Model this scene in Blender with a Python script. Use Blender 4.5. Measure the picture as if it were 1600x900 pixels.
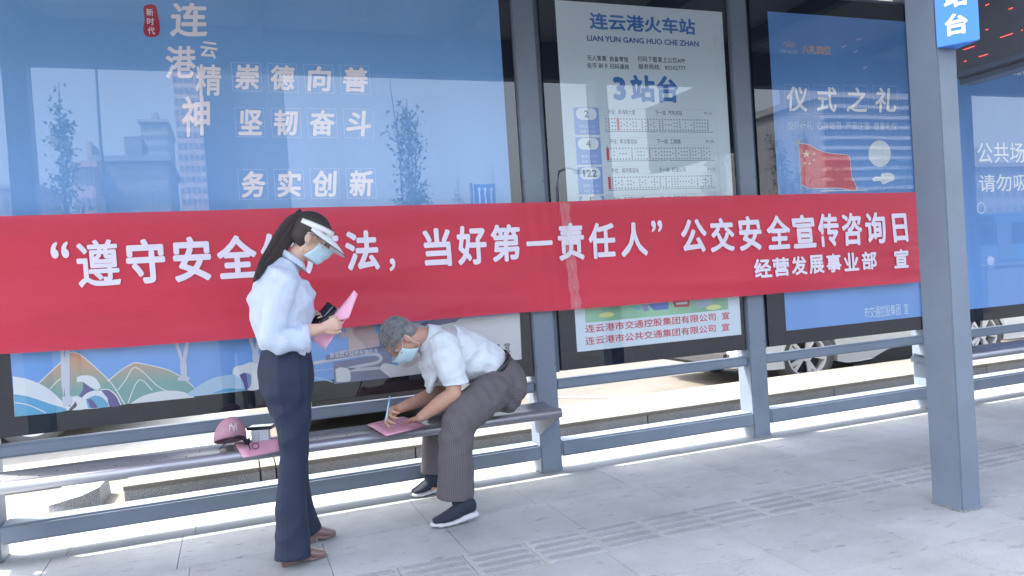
import bpy, bmesh, math, random
import numpy as np
from mathutils import Vector, Matrix
random.seed(7); np.random.seed(7)
SC = bpy.context.scene
COL = SC.collection
for o in list(bpy.data.objects): bpy.data.objects.remove(o)

# ------------------------------------------------------------------ camera
ROLL, PITCH, YAW, FPX, CAMH = -0.0652961806, 0.0167760597, 0.355952917, 1177.57577, 1.30
def cam_axes():
    cy, sy = math.cos(YAW), math.sin(YAW)
    f = Vector((sy*math.cos(PITCH), cy*math.cos(PITCH), -math.sin(PITCH)))
    rt = Vector((cy, -sy, 0)); up = rt.cross(f)
    c, s = math.cos(ROLL), math.sin(ROLL)
    return c*rt + s*up, -s*rt + c*up, f
RT, UP, FW = cam_axes()
cam = bpy.data.cameras.new('camera'); camo = bpy.data.objects.new('camera', cam); COL.objects.link(camo)
cam.sensor_width = 36; cam.lens = FPX/1600*36; cam.clip_start = 0.05; cam.clip_end = 3000
camo.matrix_world = Matrix(((RT.x, UP.x, -FW.x, 0), (RT.y, UP.y, -FW.y, 0), (RT.z, UP.z, -FW.z, CAMH), (0, 0, 0, 1)))
SC.camera = camo
def ray(px, py):
    return RT*((px-800)/FPX) - UP*((py-450)/FPX) + FW
def at(px, py, Y):                       # a photo pixel on the vertical plane Y
    d = ray(px, py); t = Y/d.y
    return Vector((d.x*t, Y, CAMH + d.z*t))
def on(px, py, z=0.0):                   # a photo pixel on the horizontal plane z
    d = ray(px, py); t = (z-CAMH)/d.z
    return Vector((d.x*t, d.y*t, z))
MIRROR = 9.12                            # twice the glass plane
def behind(px, py, D):                   # a thing the glass shows at virtual depth D
    p = at(px, py, D); return Vector((p.x, MIRROR-D, p.z))

# ------------------------------------------------------------------ light
SUN = Vector((-0.559, 0.38, 1.0)).normalized()
world = bpy.data.worlds.new("World"); SC.world = world; world.use_nodes = True
nt = world.node_tree; bg = nt.nodes['Background']
sky = nt.nodes.new('ShaderNodeTexSky'); sky.sky_type = 'NISHITA'; sky.sun_disc = False
sky.sun_elevation = math.asin(SUN.z); sky.sun_rotation = math.atan2(SUN.x, SUN.y)
sky.air_density = 1.0; sky.dust_density = 4.5; sky.ozone_density = 1.0
hz = nt.nodes.new('ShaderNodeHueSaturation'); hz.inputs['Saturation'].default_value = .55      # a hazy summer sky, paler than clear air
nt.links.new(sky.outputs[0], hz.inputs['Color']); nt.links.new(hz.outputs[0], bg.inputs[0]); bg.inputs[1].default_value = 0.15
sl = bpy.data.lights.new('sun', 'SUN'); sl.energy = 2.0; sl.angle = math.radians(0.5); sl.color = (1.0, 0.90, 0.76)
so = bpy.data.objects.new('sun', sl); COL.objects.link(so); so.location = (0, 0, 30)
so.rotation_euler = (-SUN).to_track_quat('-Z', 'Y').to_euler()
SC.view_settings.view_transform = 'Standard'; SC.view_settings.look = 'None'
SC.view_settings.gamma = 1.0; SC.view_settings.exposure = 2.5
SC.view_settings.use_curve_mapping = False
SC.cycles.max_bounces = 8; SC.cycles.transparent_max_bounces = 12; SC.cycles.diffuse_bounces = 4
SC.cycles.glossy_bounces = 4; SC.cycles.caustics_reflective = False; SC.cycles.caustics_refractive = False
SC.cycles.sample_clamp_indirect = 6.0
SC.cycles.use_denoising = True

# ------------------------------------------------------------------ materials
def s2l(c): return tuple(((v/255)/12.92 if v/255 <= .04045 else ((v/255+.055)/1.055)**2.4) for v in c)
MATS = {}
def mat(name, col, rough=.6, metal=0., var=0., vscale=8., bump=0., bscale=60., spec=.5, coat=0., trans=0., stretch=None, gen=False):
    if name in MATS: return MATS[name]
    m = bpy.data.materials.new(name); m.use_nodes = True; n = m.node_tree; N = n.nodes; L = n.links
    b = N['Principled BSDF']; b.inputs['Base Color'].default_value = (*col, 1)
    b.inputs['Roughness'].default_value = rough; b.inputs['Metallic'].default_value = metal
    b.inputs['Specular IOR Level'].default_value = spec; b.inputs['Coat Weight'].default_value = coat
    tc = N.new('ShaderNodeTexCoord'); src = tc.outputs['Object']
    if stretch:
        mp = N.new('ShaderNodeMapping'); mp.inputs['Scale'].default_value = stretch; L.new(src, mp.inputs[0]); src = mp.outputs[0]
    if var:
        no = N.new('ShaderNodeTexNoise'); no.inputs['Scale'].default_value = vscale; no.inputs['Detail'].default_value = 6
        no.inputs['Roughness'].default_value = .65; L.new(src, no.inputs['Vector'])
        r = N.new('ShaderNodeValToRGB'); r.color_ramp.elements[0].position = .3; r.color_ramp.elements[1].position = .7
        r.color_ramp.elements[0].color = (*[max(0, c*(1-var)) for c in col], 1)
        r.color_ramp.elements[1].color = (*[min(1, c*(1+var)) for c in col], 1)
        L.new(no.outputs['Fac'], r.inputs[0]); L.new(r.outputs[0], b.inputs['Base Color'])
        rr = N.new('ShaderNodeMapRange'); rr.inputs['To Min'].default_value = max(.02, rough-.08); rr.inputs['To Max'].default_value = min(1, rough+.1)
        L.new(no.outputs['Fac'], rr.inputs['Value']); L.new(rr.outputs[0], b.inputs['Roughness'])
    if bump:
        nb = N.new('ShaderNodeTexNoise'); nb.inputs['Scale'].default_value = bscale; nb.inputs['Detail'].default_value = 4
        L.new(src, nb.inputs['Vector'])
        bp = N.new('ShaderNodeBump'); bp.inputs['Strength'].default_value = bump; bp.inputs['Distance'].default_value = .01
        L.new(nb.outputs['Fac'], bp.inputs['Height']); L.new(bp.outputs[0], b.inputs['Normal'])
    if trans:
        out = N['Material Output']; t = N.new('ShaderNodeBsdfTransparent'); mx = N.new('ShaderNodeMixShader')
        mx.inputs[0].default_value = trans; L.new(b.outputs[0], mx.inputs[1]); L.new(t.outputs[0], mx.inputs[2]); L.new(mx.outputs[0], out.inputs[0])
    MATS[name] = m; return m

def stone(name, base, dark, speck, sscale=260., stain=.5, rough=.75, bump=.25, mscale=1.6):
    m = bpy.data.materials.new(name); m.use_nodes = True; n = m.node_tree; N = n.nodes; L = n.links
    b = N['Principled BSDF']; b.inputs['Roughness'].default_value = rough
    g = N.new('ShaderNodeNewGeometry'); P = g.outputs['Position']
    oi = N.new('ShaderNodeObjectInfo')
    n1 = N.new('ShaderNodeTexNoise'); n1.inputs['Scale'].default_value = mscale; n1.inputs['Detail'].default_value = 9; n1.inputs['Roughness'].default_value = .7
    L.new(P, n1.inputs['Vector'])
    r1 = N.new('ShaderNodeValToRGB'); e = r1.color_ramp.elements
    e[0].position = .34; e[0].color = (*[v*.80 for v in base], 1); e[1].position = .66; e[1].color = (*[v*1.12 for v in base], 1)
    L.new(n1.outputs['Fac'], r1.inputs[0])
    # scuffs stretched along the walking direction
    mp = N.new('ShaderNodeMapping'); mp.inputs['Scale'].default_value = (8.0, 19.0, 8.0); L.new(P, mp.inputs[0])
    n2 = N.new('ShaderNodeTexNoise'); n2.inputs['Scale'].default_value = 1.; n2.inputs['Detail'].default_value = 7; n2.inputs['Roughness'].default_value = .62
    L.new(mp.outputs[0], n2.inputs['Vector'])
    r2 = N.new('ShaderNodeValToRGB'); e = r2.color_ramp.elements
    e[0].position = .585; e[0].color = (0, 0, 0, 1); e[1].position = .69; e[1].color = (stain, stain, stain, 1)
    L.new(n2.outputs['Fac'], r2.inputs[0])
    mx = N.new('ShaderNodeMix'); mx.data_type = 'RGBA'; L.new(r2.outputs[0], mx.inputs['Factor']); L.new(r1.outputs[0], mx.inputs['A']); mx.inputs['B'].default_value = (*dark, 1)
    # speckle
    v = N.new('ShaderNodeTexNoise'); v.inputs['Scale'].default_value = sscale; v.inputs['Detail'].default_value = 2
    L.new(P, v.inputs['Vector'])
    r3 = N.new('ShaderNodeValToRGB'); e = r3.color_ramp.elements
    e[0].position = .42; e[0].color = (1-speck, 1-speck, 1-speck, 1); e[1].position = .60; e[1].color = (1+speck*.5,)*3+(1,)
    L.new(v.outputs['Fac'], r3.inputs[0])
    mm = N.new('ShaderNodeMix'); mm.data_type = 'RGBA'; mm.blend_type = 'MULTIPLY'; mm.inputs['Factor'].default_value = 1
    L.new(mx.outputs['Result'], mm.inputs['A']); L.new(r3.outputs[0], mm.inputs['B'])
    # every slab a little different
    ad = N.new('ShaderNodeMapRange'); ad.inputs['To Min'].default_value = .93; ad.inputs['To Max'].default_value = 1.06; L.new(oi.outputs['Random'], ad.inputs['Value'])
    mm2 = N.new('ShaderNodeMix'); mm2.data_type = 'RGBA'; mm2.blend_type = 'MULTIPLY'; mm2.inputs['Factor'].default_value = 1
    L.new(mm.outputs['Result'], mm2.inputs['A']); L.new(ad.outputs[0], mm2.inputs['B'])
    L.new(mm2.outputs['Result'], b.inputs['Base Color'])
    bp = N.new('ShaderNodeBump'); bp.inputs['Strength'].default_value = bump; bp.inputs['Distance'].default_value = .004
    L.new(v.outputs['Fac'], bp.inputs['Height']); L.new(bp.outputs[0], b.inputs['Normal'])
    return m

M_slab = stone('paving', (.395, .415, .43), (.22, .235, .26), .20, 230, .75)
M_tact = stone('tactile', (.435, .45, .46), (.30, .31, .33), .22, 230, .5)
M_bar = stone('tactile bar', (.33, .345, .365), (.25, .26, .28), .22, 230, .5)
M_gran = stone('granite', (.33, .34, .37), (.18, .18, .20), .5, 210, .2, .6)
M_gtop = stone('granite top', (.20, .195, .18), (.17, .165, .15), .28, 150, .3)
M_asph = stone('road surface', (.135, .122, .108), (.10, .092, .084), .25, 90, .3, .9)
M_line = mat('road paint', (.24, .23, .21), .7, var=.12)
M_steel = mat('painted steel', (.165, .205, .265), .38, var=.13, vscale=2.2, bump=.04, bscale=25, spec=.5)
M_steel2 = mat('painted steel dark', (.085, .115, .165), .4, var=.08, vscale=3)
M_bezel = mat('black glass border', (.007, .011, .022), .8, spec=.1)
M_roof = mat('roof sheet', (.52, .54, .56), .5, var=.08)
M_bench = mat('brushed steel', (.36, .37, .42), .30, metal=.65, var=.16, vscale=5, stretch=(.6, 9, 9), bump=.05, bscale=12)
M_hole = mat('hole', (.02, .02, .03), .9)
M_black = mat('black plastic', (.012, .014, .022), .32)
M_dark = mat('dark rubber', (.03, .03, .033), .8)
M_white = mat('white paint', (.80, .80, .79), .35, coat=.3, var=.02)
M_chrome = mat('alloy', (.80, .80, .81), .45, metal=.1)

def glass_mat(name, ior=1.8, tint=(.93, .96, .98), rough=.0):
    m = bpy.data.materials.new(name); m.use_nodes = True; N = m.node_tree.nodes; L = m.node_tree.links
    out = N['Material Output']; N.remove(N['Principled BSDF'])
    t = N.new('ShaderNodeBsdfTransparent'); t.inputs[0].default_value = (*tint, 1)
    g = N.new('ShaderNodeBsdfGlossy'); g.inputs['Roughness'].default_value = rough; g.inputs[0].default_value = (1, 1, 1, 1)
    f0 = ((ior-1)/(ior+1))**2
    ge = N.new('ShaderNodeNewGeometry'); dt = N.new('ShaderNodeVectorMath'); dt.operation = 'DOT_PRODUCT'; L.new(ge.outputs['Normal'], dt.inputs[0]); L.new(ge.outputs['Incoming'], dt.inputs[1])
    def mth(op, a_, b_v=None):
        q = N.new('ShaderNodeMath'); q.operation = op; L.new(a_, q.inputs[0])
        if b_v is not None: q.inputs[1].default_value = b_v
        return q.outputs[0]
    ab = mth('ABSOLUTE', dt.outputs['Value']); om = mth('SUBTRACT', ab, 1.0); om = mth('ABSOLUTE', om); p5 = mth('POWER', om, 5.0); p5 = mth('MULTIPLY', p5, 1-f0); fr = mth('ADD', p5, f0)
    tc = N.new('ShaderNodeTexCoord'); no = N.new('ShaderNodeTexNoise'); no.inputs['Scale'].default_value = 1.3; no.inputs['Detail'].default_value = 1
    L.new(tc.outputs['Object'], no.inputs['Vector']); bp = N.new('ShaderNodeBump'); bp.inputs['Strength'].default_value = .12; bp.inputs['Distance'].default_value = .004
    L.new(no.outputs['Fac'], bp.inputs['Height']); L.new(bp.outputs[0], g.inputs['Normal'])
    mx = N.new('ShaderNodeMixShader'); L.new(fr, mx.inputs[0]); L.new(t.outputs[0], mx.inputs[1]); L.new(g.outputs[0], mx.inputs[2]); L.new(mx.outputs[0], out.inputs[0])
    return m
M_glass = glass_mat('pane glass')
M_carglass = mat('car glass', (.02, .025, .03), .05, spec=.8)
def flat(rgb, rough=.55): 
    return mat('print_%d_%d_%d' % rgb, s2l(rgb), rough)

# ------------------------------------------------------------------ mesh helpers
def link(name, me, m=None, parent=None, smooth=False):
    o = bpy.data.objects.new(name, me); COL.objects.link(o)
    if m is not None and not me.materials: me.materials.append(m)
    if parent is not None: o.parent = parent
    if smooth:
        for p in me.polygons: p.use_smooth = True
    return o
def tag(o, label=None, cat=None, group=None, kind=None):
    if label: o['label'] = label
    if cat: o['category'] = cat
    if group: o['group'] = group
    if kind: o['kind'] = kind
    return o
def empty(name, loc, label, cat, group=None, rz=0):
    o = bpy.data.objects.new(name, None); COL.objects.link(o); o.location = loc; o.rotation_euler = (0, 0, rz); o.empty_display_size = .1
    return tag(o, label, cat, group)
def adopt(root, *objs):        # parent objects given in world space under a root that may be moved
    bpy.context.view_layer.update()
    inv = Matrix.LocRotScale(root.location, root.rotation_euler, root.scale).inverted()
    for o in objs: o.parent = root; o.matrix_parent_inverse = inv
class MB:
    def __init__(s): s.v = []; s.f = []
    def add(s, vs, fs):
        k = len(s.v); s.v += [tuple(v) for v in vs]; s.f += [tuple(i+k for i in f) for f in fs]; return s
    def box(s, x0, x1, y0, y1, z0, z1):
        return s.add([(x0,y0,z0),(x1,y0,z0),(x1,y1,z0),(x0,y1,z0),(x0,y0,z1),(x1,y0,z1),(x1,y1,z1),(x0,y1,z1)],
                     [(0,3,2,1),(4,5,6,7),(0,1,5,4),(1,2,6,5),(2,3,7,6),(3,0,4,7)])
    def tube(s, pts, r, n=8, caps=True):
        pts = [Vector(p) for p in pts]; rs = r if isinstance(r, (list, tuple)) else [r]*len(pts); k = len(s.v)
        for i, p in enumerate(pts):
            d = (pts[min(i+1, len(pts)-1)] - pts[max(i-1, 0)]).normalized()
            a = Vector((0, 0, 1)) if abs(d.z) < .9 else Vector((1, 0, 0)); u = d.cross(a).normalized(); w = d.cross(u)
            for j in range(n):
                t = 2*math.pi*j/n; s.v.append(tuple(p + (u*math.cos(t) + w*math.sin(t))*rs[i]))
        for i in range(len(pts)-1):
            for j in range(n): s.f.append((k+i*n+j, k+i*n+(j+1) % n, k+(i+1)*n+(j+1) % n, k+(i+1)*n+j))
        if caps: s.f.append(tuple(k+j for j in range(n))[::-1]); s.f.append(tuple(k+(len(pts)-1)*n+j for j in range(n)))
        return s
    def prism(s, poly, ax, a, b):        # poly of 2D points, extruded along axis ax between a and b
        n = len(poly); f = {0: lambda p, t: (t, p[0], p[1]), 1: lambda p, t: (p[0], t, p[1]), 2: lambda p, t: (p[0], p[1], t)}[ax]
        return s.add([f(p, a) for p in poly]+[f(p, b) for p in poly], [tuple(range(n))[::-1], tuple(range(n, 2*n))]+[(i, (i+1) % n, n+(i+1) % n, n+i) for i in range(n)])
    def mesh(s, name='m'):
        me = bpy.data.meshes.new(name); me.from_pydata(s.v, [], s.f); me.update()
        bm = bmesh.new(); bm.from_mesh(me); bmesh.ops.recalc_face_normals(bm, faces=bm.faces); bm.to_mesh(me); bm.free(); return me
    def build(s, name, m, parent=None, smooth=False, bevel=0., seg=2):
        me = s.mesh(name)
        if bevel:
            bm = bmesh.new(); bm.from_mesh(me)
            es = [e for e in bm.edges if len(e.link_faces) == 2 and e.calc_face_angle(0) > .5]
            bmesh.ops.bevel(bm, geom=es, offset=bevel, segments=seg, affect='EDGES', clamp_overlap=True); bm.to_mesh(me); bm.free()
        return link(name, me, m, parent, smooth)
def struct(name, m, mb, **k):
    o = mb.build(name, m, **k); o['kind'] = 'structure'; return o

# ------------------------------------------------------------------ the ground
g = struct('ground', mat('soil and concrete', (.34, .33, .31), .9, var=.12, vscale=.7), MB().box(-900, 900, -900, 900, -.6, -.145))
struct('back_road', M_asph, MB().box(-90, 90, 6.27, 22, -.1435, -.13))
struct('front_road', stone('front road', (.075, .080, .088), (.055, .058, .064), .25, 90, .3, .9), MB().box(-90, 120, -34, .98, -.14, -.10))
bed = struct('pavement', mat('joint mortar', (.27, .28, .29), .95), MB().box(-14, 16, 1.0, 4.88, -.14, -.012))
# slabs (pitch .62 x .52, tactile row between)
rows = [(-1.9+.543*i, -1.9+.543*(i+1)) for i in range(8)] + [(2.444, 2.75), (2.75, 3.115)]
rows2 = [(3.432, 3.955), (3.955, 4.478), (4.478, 4.878)]
slab_mesh = {}
def slab(x0, x1, y0, y1, m, name, parent, z=0):
    w, d = round(x1-x0-.003, 3), round(y1-y0-.003, 3)
    if (w, d) not in slab_mesh:
        mb = MB().box(-w/2, w/2, -d/2, d/2, -.045, 0); me = mb.mesh('slab'); bm = bmesh.new(); bm.from_mesh(me)
        es = [e for e in bm.edges if all(v.co.z > -.01 for v in e.verts)]
        bmesh.ops.bevel(bm, geom=es, offset=.0015, segments=1, affect='EDGES'); bm.to_mesh(me); bm.free(); me.materials.append(m); slab_mesh[(w, d)] = me
    o = link(name, slab_mesh[(w, d)], None, parent); o.location = ((x0+x1)/2, (y0+y1)/2, z+random.uniform(-.0006, .0004)); return o
for i, (y0, y1) in enumerate(rows + rows2):
    x = -4.065 - .62*1 + (.06 if i % 2 == 0 and i > 8 else 0)
    if i < 8 and y1 < 1.8: pass
    while x < 11:
        xa = x; x += .6215
        # only where the photo could plausibly look
        if y0 < .8: continue
        slab(xa, x, y0, y1, M_slab, 'paving_slab', bed)
# tactile tiles with four raised bars
bm_bar = MB()
def bar_poly(cx, cy, L, W, n=5):
    pts = []
    for s, a0 in ((1, -90), (-1, 90)):
        for k in range(n+1):
            t = math.radians(a0+180*k/n); pts.append((cx+s*(L/2-W/2)+W/2*math.cos(t), cy+W/2*math.sin(t)))
    return pts
bmesh_bar = MB()
P0 = bar_poly(0, 0, .278, .050); P1 = bar_poly(0, 0, .270, .042)
n = len(P0); bmesh_bar.add([(*p, -.002) for p in P0]+[(*p, .0052) for p in P1], [tuple(range(n, 2*n))]+[(i, (i+1) % n, n+(i+1) % n, n+i) for i in range(n)])
bar_me = bmesh_bar.mesh('bar'); bar_me.materials.append(M_bar)
tile_me = None
x = -1.237-.31*6
while x < 8.5:
    t = slab(x, x+.31, 3.118, 3.429, M_tact, 'tactile_tile', bed)
    for k in range(4):
        b = link('bar', bar_me, None, t); b.location = (0, -.1125+.075*k, 0)
    x += .31
# the strip behind the shelter and the granite kerb
struct('rear_strip', stone('rear strip', (.175, .165, .145), (.15, .14, .125), .28, 200, .45), MB().box(-14, 16, 4.884, 6.26, -.14, -.022))
struct('rear_paving', stone('rear paving', (.30, .30, .29), (.25, .25, .24), .2, 150, .4), MB().box(-14, .1, 6.30, 9.2, -.12, -.012))
kerb = empty('granite_kerb', (0, 5.6, -.02), 'low grey granite kerb with a sunlit top running behind the shelter rails', 'kerb')
stones = [(-.742, .10), (.108, .205)]
xx = .212
while xx < 9.5: stones.append((xx, xx+.98)); xx += .985
for (a, b) in stones:
    o1 = MB().box(a+.003, b-.003, 5.485, 6.20, -.022, .067).build('kerb_stone', M_gran)
    o2 = MB().box(a, b-.001, 5.467, 6.25, .0675, .098).build('coping_stone', M_gtop, bevel=.003, seg=1)
    adopt(kerb, o1, o2)
# the broken block left of the gap
blk = MB().add([(-1.17,5.50,-.022),(-.885,5.50,-.022),(-.87,5.86,-.022),(-1.16,5.9,-.022),(-1.18,5.53,.03),(-.98,5.50,.072),(-.885,5.52,.105),(-.88,5.84,.10),(-1.15,5.87,.085),(-1.02,5.68,.10),(-.95,5.60,.07)],
    [(0,1,6,5,4),(1,2,7,6),(2,3,8,7),(3,0,4,8),(4,5,10,9,8),(5,6,10),(6,7,9,10),(7,8,9),(0,3,2,1)])
o = blk.build('broken_kerb_block', M_gran); tag(o, 'broken granite block with a chipped top lying left of the kerb end', 'kerb block')
# road markings seen between the rails
mk = MB()
for x0 in (2.3, 5.2, -1.5): mk.add([(x0, 8.9, -.126), (x0+1.9, 7.1, -.126), (x0+2.05, 7.18, -.126), (x0+.15, 8.98, -.126)], [(0, 1, 2, 3)])
struct('road_marking', M_line, mk)

# ------------------------------------------------------------------ the shelter frame
SH = empty('bus_shelter', (0, 4.6, 0), 'blue-grey steel bus shelter frame of posts, rails and flat roof behind the banner', 'bus shelter')
CX = [(-1.34, -1.19), (1.81, 1.958), (3.49, 3.638), (5.215, 5.365), (8.38, 8.53)]
parts = []
for a, b in CX:
    parts.append(MB().box(a, b, 4.53, 4.68, -.03, 3.40).build('post', M_steel, bevel=.006))
    # base scar
for a, b in ((-1.42, -1.27), (3.27, 3.397), (7.96, 8.09)):
    p = MB().box(a, b, 2.69, 2.865, -.02, 3.06).build('front_post', M_steel, bevel=.007); parts.append(p)
for a, b in CX:
    sc_ = MB()
    for z in (.70, 1.9, 2.86):
        for x in (a+.012, b-.012): parts.append(MB().tube([(x, 4.531, z), (x, 4.526, z)], .005, 8).build('screw', M_steel2))
M_grout = stone('grout', (.22, .23, .24), (.15, .15, .16), .3, 120, .5)
rg = random.Random(4)
for a, b, c, d in [(q_[0], q_[1], 4.53, 4.68) for q_ in CX]+[(3.27, 3.397, 2.69, 2.865), (-1.42, -1.27, 2.69, 2.865)]:
    V = []; F = []; n_ = 28
    for i in range(n_):
        t = 2*math.pi*i/n_; cx_, cy_ = (a+b)/2, (c+d)/2; k_ = 1/max(abs(math.cos(t)), abs(math.sin(t)))
        for r_, z_ in ((1.0, .004+.007*rg.random()), (1.05+.10*rg.random(), .0015)): V.append((cx_+(b-a)/2*k_*math.cos(t)*r_, cy_+(d-c)/2*k_*math.sin(t)*r_, z_))
    for i in range(n_): j = (i+1) % n_; F.append((2*i, 2*i+1, 2*j+1, 2*j))
    mbg = MB().add(V, F); parts.append(mbg.build('base_grout', M_grout))
bays = [(CX[i][1], CX[i+1][0]) for i in range(4)]
for i, (a, b) in enumerate(bays):
    parts.append(MB().box(a+.001, b-.001, 4.522, 4.665, .092, .192).build('lower_rail', M_steel, bevel=.012, seg=3))
    parts.append(MB().box(a+.001, b-.001, 4.550, 4.622, .528, .598).build('upper_rail', M_steel, bevel=.012, seg=3))
for i, (a, b) in enumerate(bays):
    parts.append(MB().box(a+.002, a+.045, 4.575, 4.62, .64, 3.3).build('mullion', M_steel2, bevel=.004))
    parts.append(MB().box(a+.001, b-.001, 4.60, 4.66, 3.262, 3.30).build('head_rail', M_steel, bevel=.004))
parts.append(MB().box(-5, 12.5, 2.66, 2.80, 3.065, 3.4015).build('front_beam', M_steel, bevel=.006))
parts.append(MB().box(-5, 12.5, 2.50, 5.3, 3.402, 3.47).build('roof', M_roof, bevel=.01))
for x in (-3.2, -1.34, .25, 1.81, 3.27, 4.6, 6.2, 8.0, 10.): parts.append(MB().box(x, x+.1, 2.81, 4.52 if x > -1.4 else 4.9, 3.27, 3.40).build('roof_joist', M_steel))
adopt(SH, *parts)

# ------------------------------------------------------------------ lettering
FONT = None
def tmesh(s, res=3, bold=0., shear=0., spc=1.):
    c = bpy.data.curves.new('t', 'FONT'); c.body = s; c.size = 1; c.resolution_u = res; c.shear = shear; c.space_character = spc
    c.fill_mode = 'FRONT'
    o = bpy.data.objects.new('t', c); COL.objects.link(o)
    dg = bpy.context.evaluated_depsgraph_get(); me = bpy.data.meshes.new_from_object(o.evaluated_get(dg)); bpy.data.objects.remove(o)
    return me
def lettering(s, x0, x1, z0, z1, Y, m, parent, bold=0., res=3, shear=0., rot=0., spc=1., name='lettering', warp=None):
    """text filled exactly into the rectangle x0..x1, z0..z1 on the plane Y facing -Y"""
    me = tmesh(s, res, bold, shear, spc); nv = len(me.vertices)
    co = np.empty(nv*3); me.vertices.foreach_get('co', co); co = co.reshape(-1, 3)
    if rot:
        c, sn = math.cos(rot), math.sin(rot); co[:, :2] = co[:, :2] @ np.array([[c, sn], [-sn, c]])
    lo, hi = co.min(0), co.max(0); sp = np.maximum(hi-lo, 1e-6)
    X = x0+(co[:, 0]-lo[0])/sp[0]*(x1-x0); Z = z0+(co[:, 1]-lo[1])/sp[1]*(z1-z0)
    out = np.stack([X, np.full(nv, Y), Z], 1)
    if bold:          # heavier strokes: the same outline laid again a little to each side, a hair apart in depth
        k = 8 if res > 2 else 4; unit = (z1-z0)/sp[1]; ux = (x1-x0)/sp[0]
        tri = [tuple(p.vertices) for p in me.polygons]; outs = [out]; fs_ = list(tri)
        for i in range(k):
            t = 2*math.pi*i/k; o2 = out.copy(); o2[:, 0] += bold*1.05*ux*math.cos(t); o2[:, 2] += bold*1.05*unit*math.sin(t); o2[:, 1] -= .0001*(i+1); outs.append(o2)
            fs_ += [tuple(v+nv*(i+1) for v in f) for f in tri]
        out = np.concatenate(outs); nv = len(out); me = bpy.data.meshes.new('lettering'); me.from_pydata(out.tolist(), [], fs_)
        b0 = bold*ux; out[:, 0] = (x0+x1)/2+(out[:, 0]-(x0+x1)/2)*(x1-x0)/(x1-x0+2*b0); b0 = bold*unit; out[:, 2] = (z0+z1)/2+(out[:, 2]-(z0+z1)/2)*(z1-z0)/(z1-z0+2*b0)
    if warp is not None: out = warp(out)
    me.vertices.foreach_set('co', out.ravel()); me.update(); me.materials.clear(); me.materials.append(m)
    o = link(name, me, m); 
    if parent is not None: adopt(parent, o) if isinstance(parent, bpy.types.Object) and parent.type == 'EMPTY' else setattr(o, 'parent', parent)
    return o
def ltpx(s, x0, y0, x1, y1, Y, m, parent, **k):   # rectangle from two pixels: upper left and lower right of the text in the photo
    # (level text leans in the picture, so the lower right pixel belongs to the same level rectangle)
    a = at(x0, y0, Y); b = at(x1, y1, Y)
    return lettering(s, min(a.x, b.x), max(a.x, b.x), min(a.z, b.z), max(a.z, b.z), Y, m, parent, **k)
CNT = [0]
def poly(pts, Y, m, parent, name='artwork'):
    CNT[0] = (CNT[0]+1) % 60; Y = Y-CNT[0]*6e-6      # every flat shape a hair proud of the one before
    v = [at(px, py, Y) for px, py in pts]; me = bpy.data.meshes.new(name); me.from_pydata([tuple(p) for p in v], [], [tuple(range(len(v)))]); me.update()
    bm = bmesh.new(); bm.from_mesh(me); bmesh.ops.triangulate(bm, faces=bm.faces)
    for f in bm.faces:
        if f.normal.y > 0: f.normal_flip()
    bm.to_mesh(me); bm.free(); o = link(name, me, m); o.parent = parent; return o
def smoothpts(pts, n=6, closed=False):
    out = []; N = len(pts); rng = N if closed else N-1
    for i in range(rng):
        p = [pts[(i+k-1) % N] if closed else pts[min(max(i+k-1, 0), N-1)] for k in range(4)]
        for j in range(n):
            t = j/n; out.append(tuple(.5*((2*p[1][d])+(-p[0][d]+p[2][d])*t+(2*p[0][d]-5*p[1][d]+4*p[2][d]-p[3][d])*t*t+(-p[0][d]+3*p[1][d]-3*p[2][d]+p[3][d])*t**3) for d in range(2)))
    if not closed: out.append(pts[-1])
    return out
def stroke(pts, wpx, Y, m, parent, name='artwork', sm=True):
    CNT[0] = (CNT[0]+1) % 60; Y = Y-CNT[0]*6e-6
    if sm: pts = smoothpts(pts)
    v = [at(px, py, Y) for px, py in pts]; w = wpx/1178*Y*.5; mb = MB(); vs = []
    for i, p in enumerate(v):
        d = (v[min(i+1, len(v)-1)]-v[max(i-1, 0)]).normalized(); nrm = Vector((-d.z, 0, d.x)); vs += [p+nrm*w, p-nrm*w]
    mb.add(vs, [(2*i, 2*i+1, 2*i+3, 2*i+2) for i in range(len(v)-1)]); o = mb.build(name, m); o.parent = parent; return o

GY = 4.558      # glass
PY = 4.578      # poster sheets
T1, T2, T3, T4 = PY-.0012, PY-.0024, PY-.0036, PY-.0048
W_lett = flat((246, 247, 252)); W_pink = flat((252, 240, 244)); 
def light_box(gx0, gx1, gz0, gz1, label, px=None, sheet=None, sheet_mat=None, vgrid=False):
    r = empty('light_box', ((gx0+gx1)/2, 4.6, gz0), label, 'light box', 'light boxes between the shelter posts')
    bz = MB().box(gx0, gx1, GY+.006, 4.572, gz0, gz1).build('bezel', M_bezel)
    cas = MB().box(gx0+.012, gx1-.012, 4.5735+.03, 4.648, gz0+.006, gz1-.006).build('case', M_steel2, bevel=.006)
    rim = MB().box(gx0, gx1, 4.5732, 4.602, gz0, gz1).build('rim', M_steel2)
    gl = MB().box(gx0+.002, gx1-.002, GY-.006, GY, gz0+.003, gz1-.003)
    gme = MB().add([(gx0+.002, GY, gz0+.003), (gx1-.002, GY, gz0+.003), (gx1-.002, GY, gz1-.003), (gx0+.002, GY, gz1-.003)], [(0, 1, 2, 3)])
    gl = gme.build('glass_pane', M_glass)
    x0, x1, z0, z1 = sheet
    sh = MB().box(x0, x1, PYB, PYB+.0015, z0, z1).build('poster', sheet_mat)
    adopt(r, bz, cas, rim, gl)
    adopt(r, sh)
    return r, sh
# the poster lies on the front of the bezel board, behind the pane
PYB = 4.5615
T1, T2, T3, T4, T5 = PYB-.0006, PYB-.0010, PYB-.0014, PYB-.0018, PYB-.0022
GY = 4.556
PT = PYB   # plane used for pixel look-ups

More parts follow.
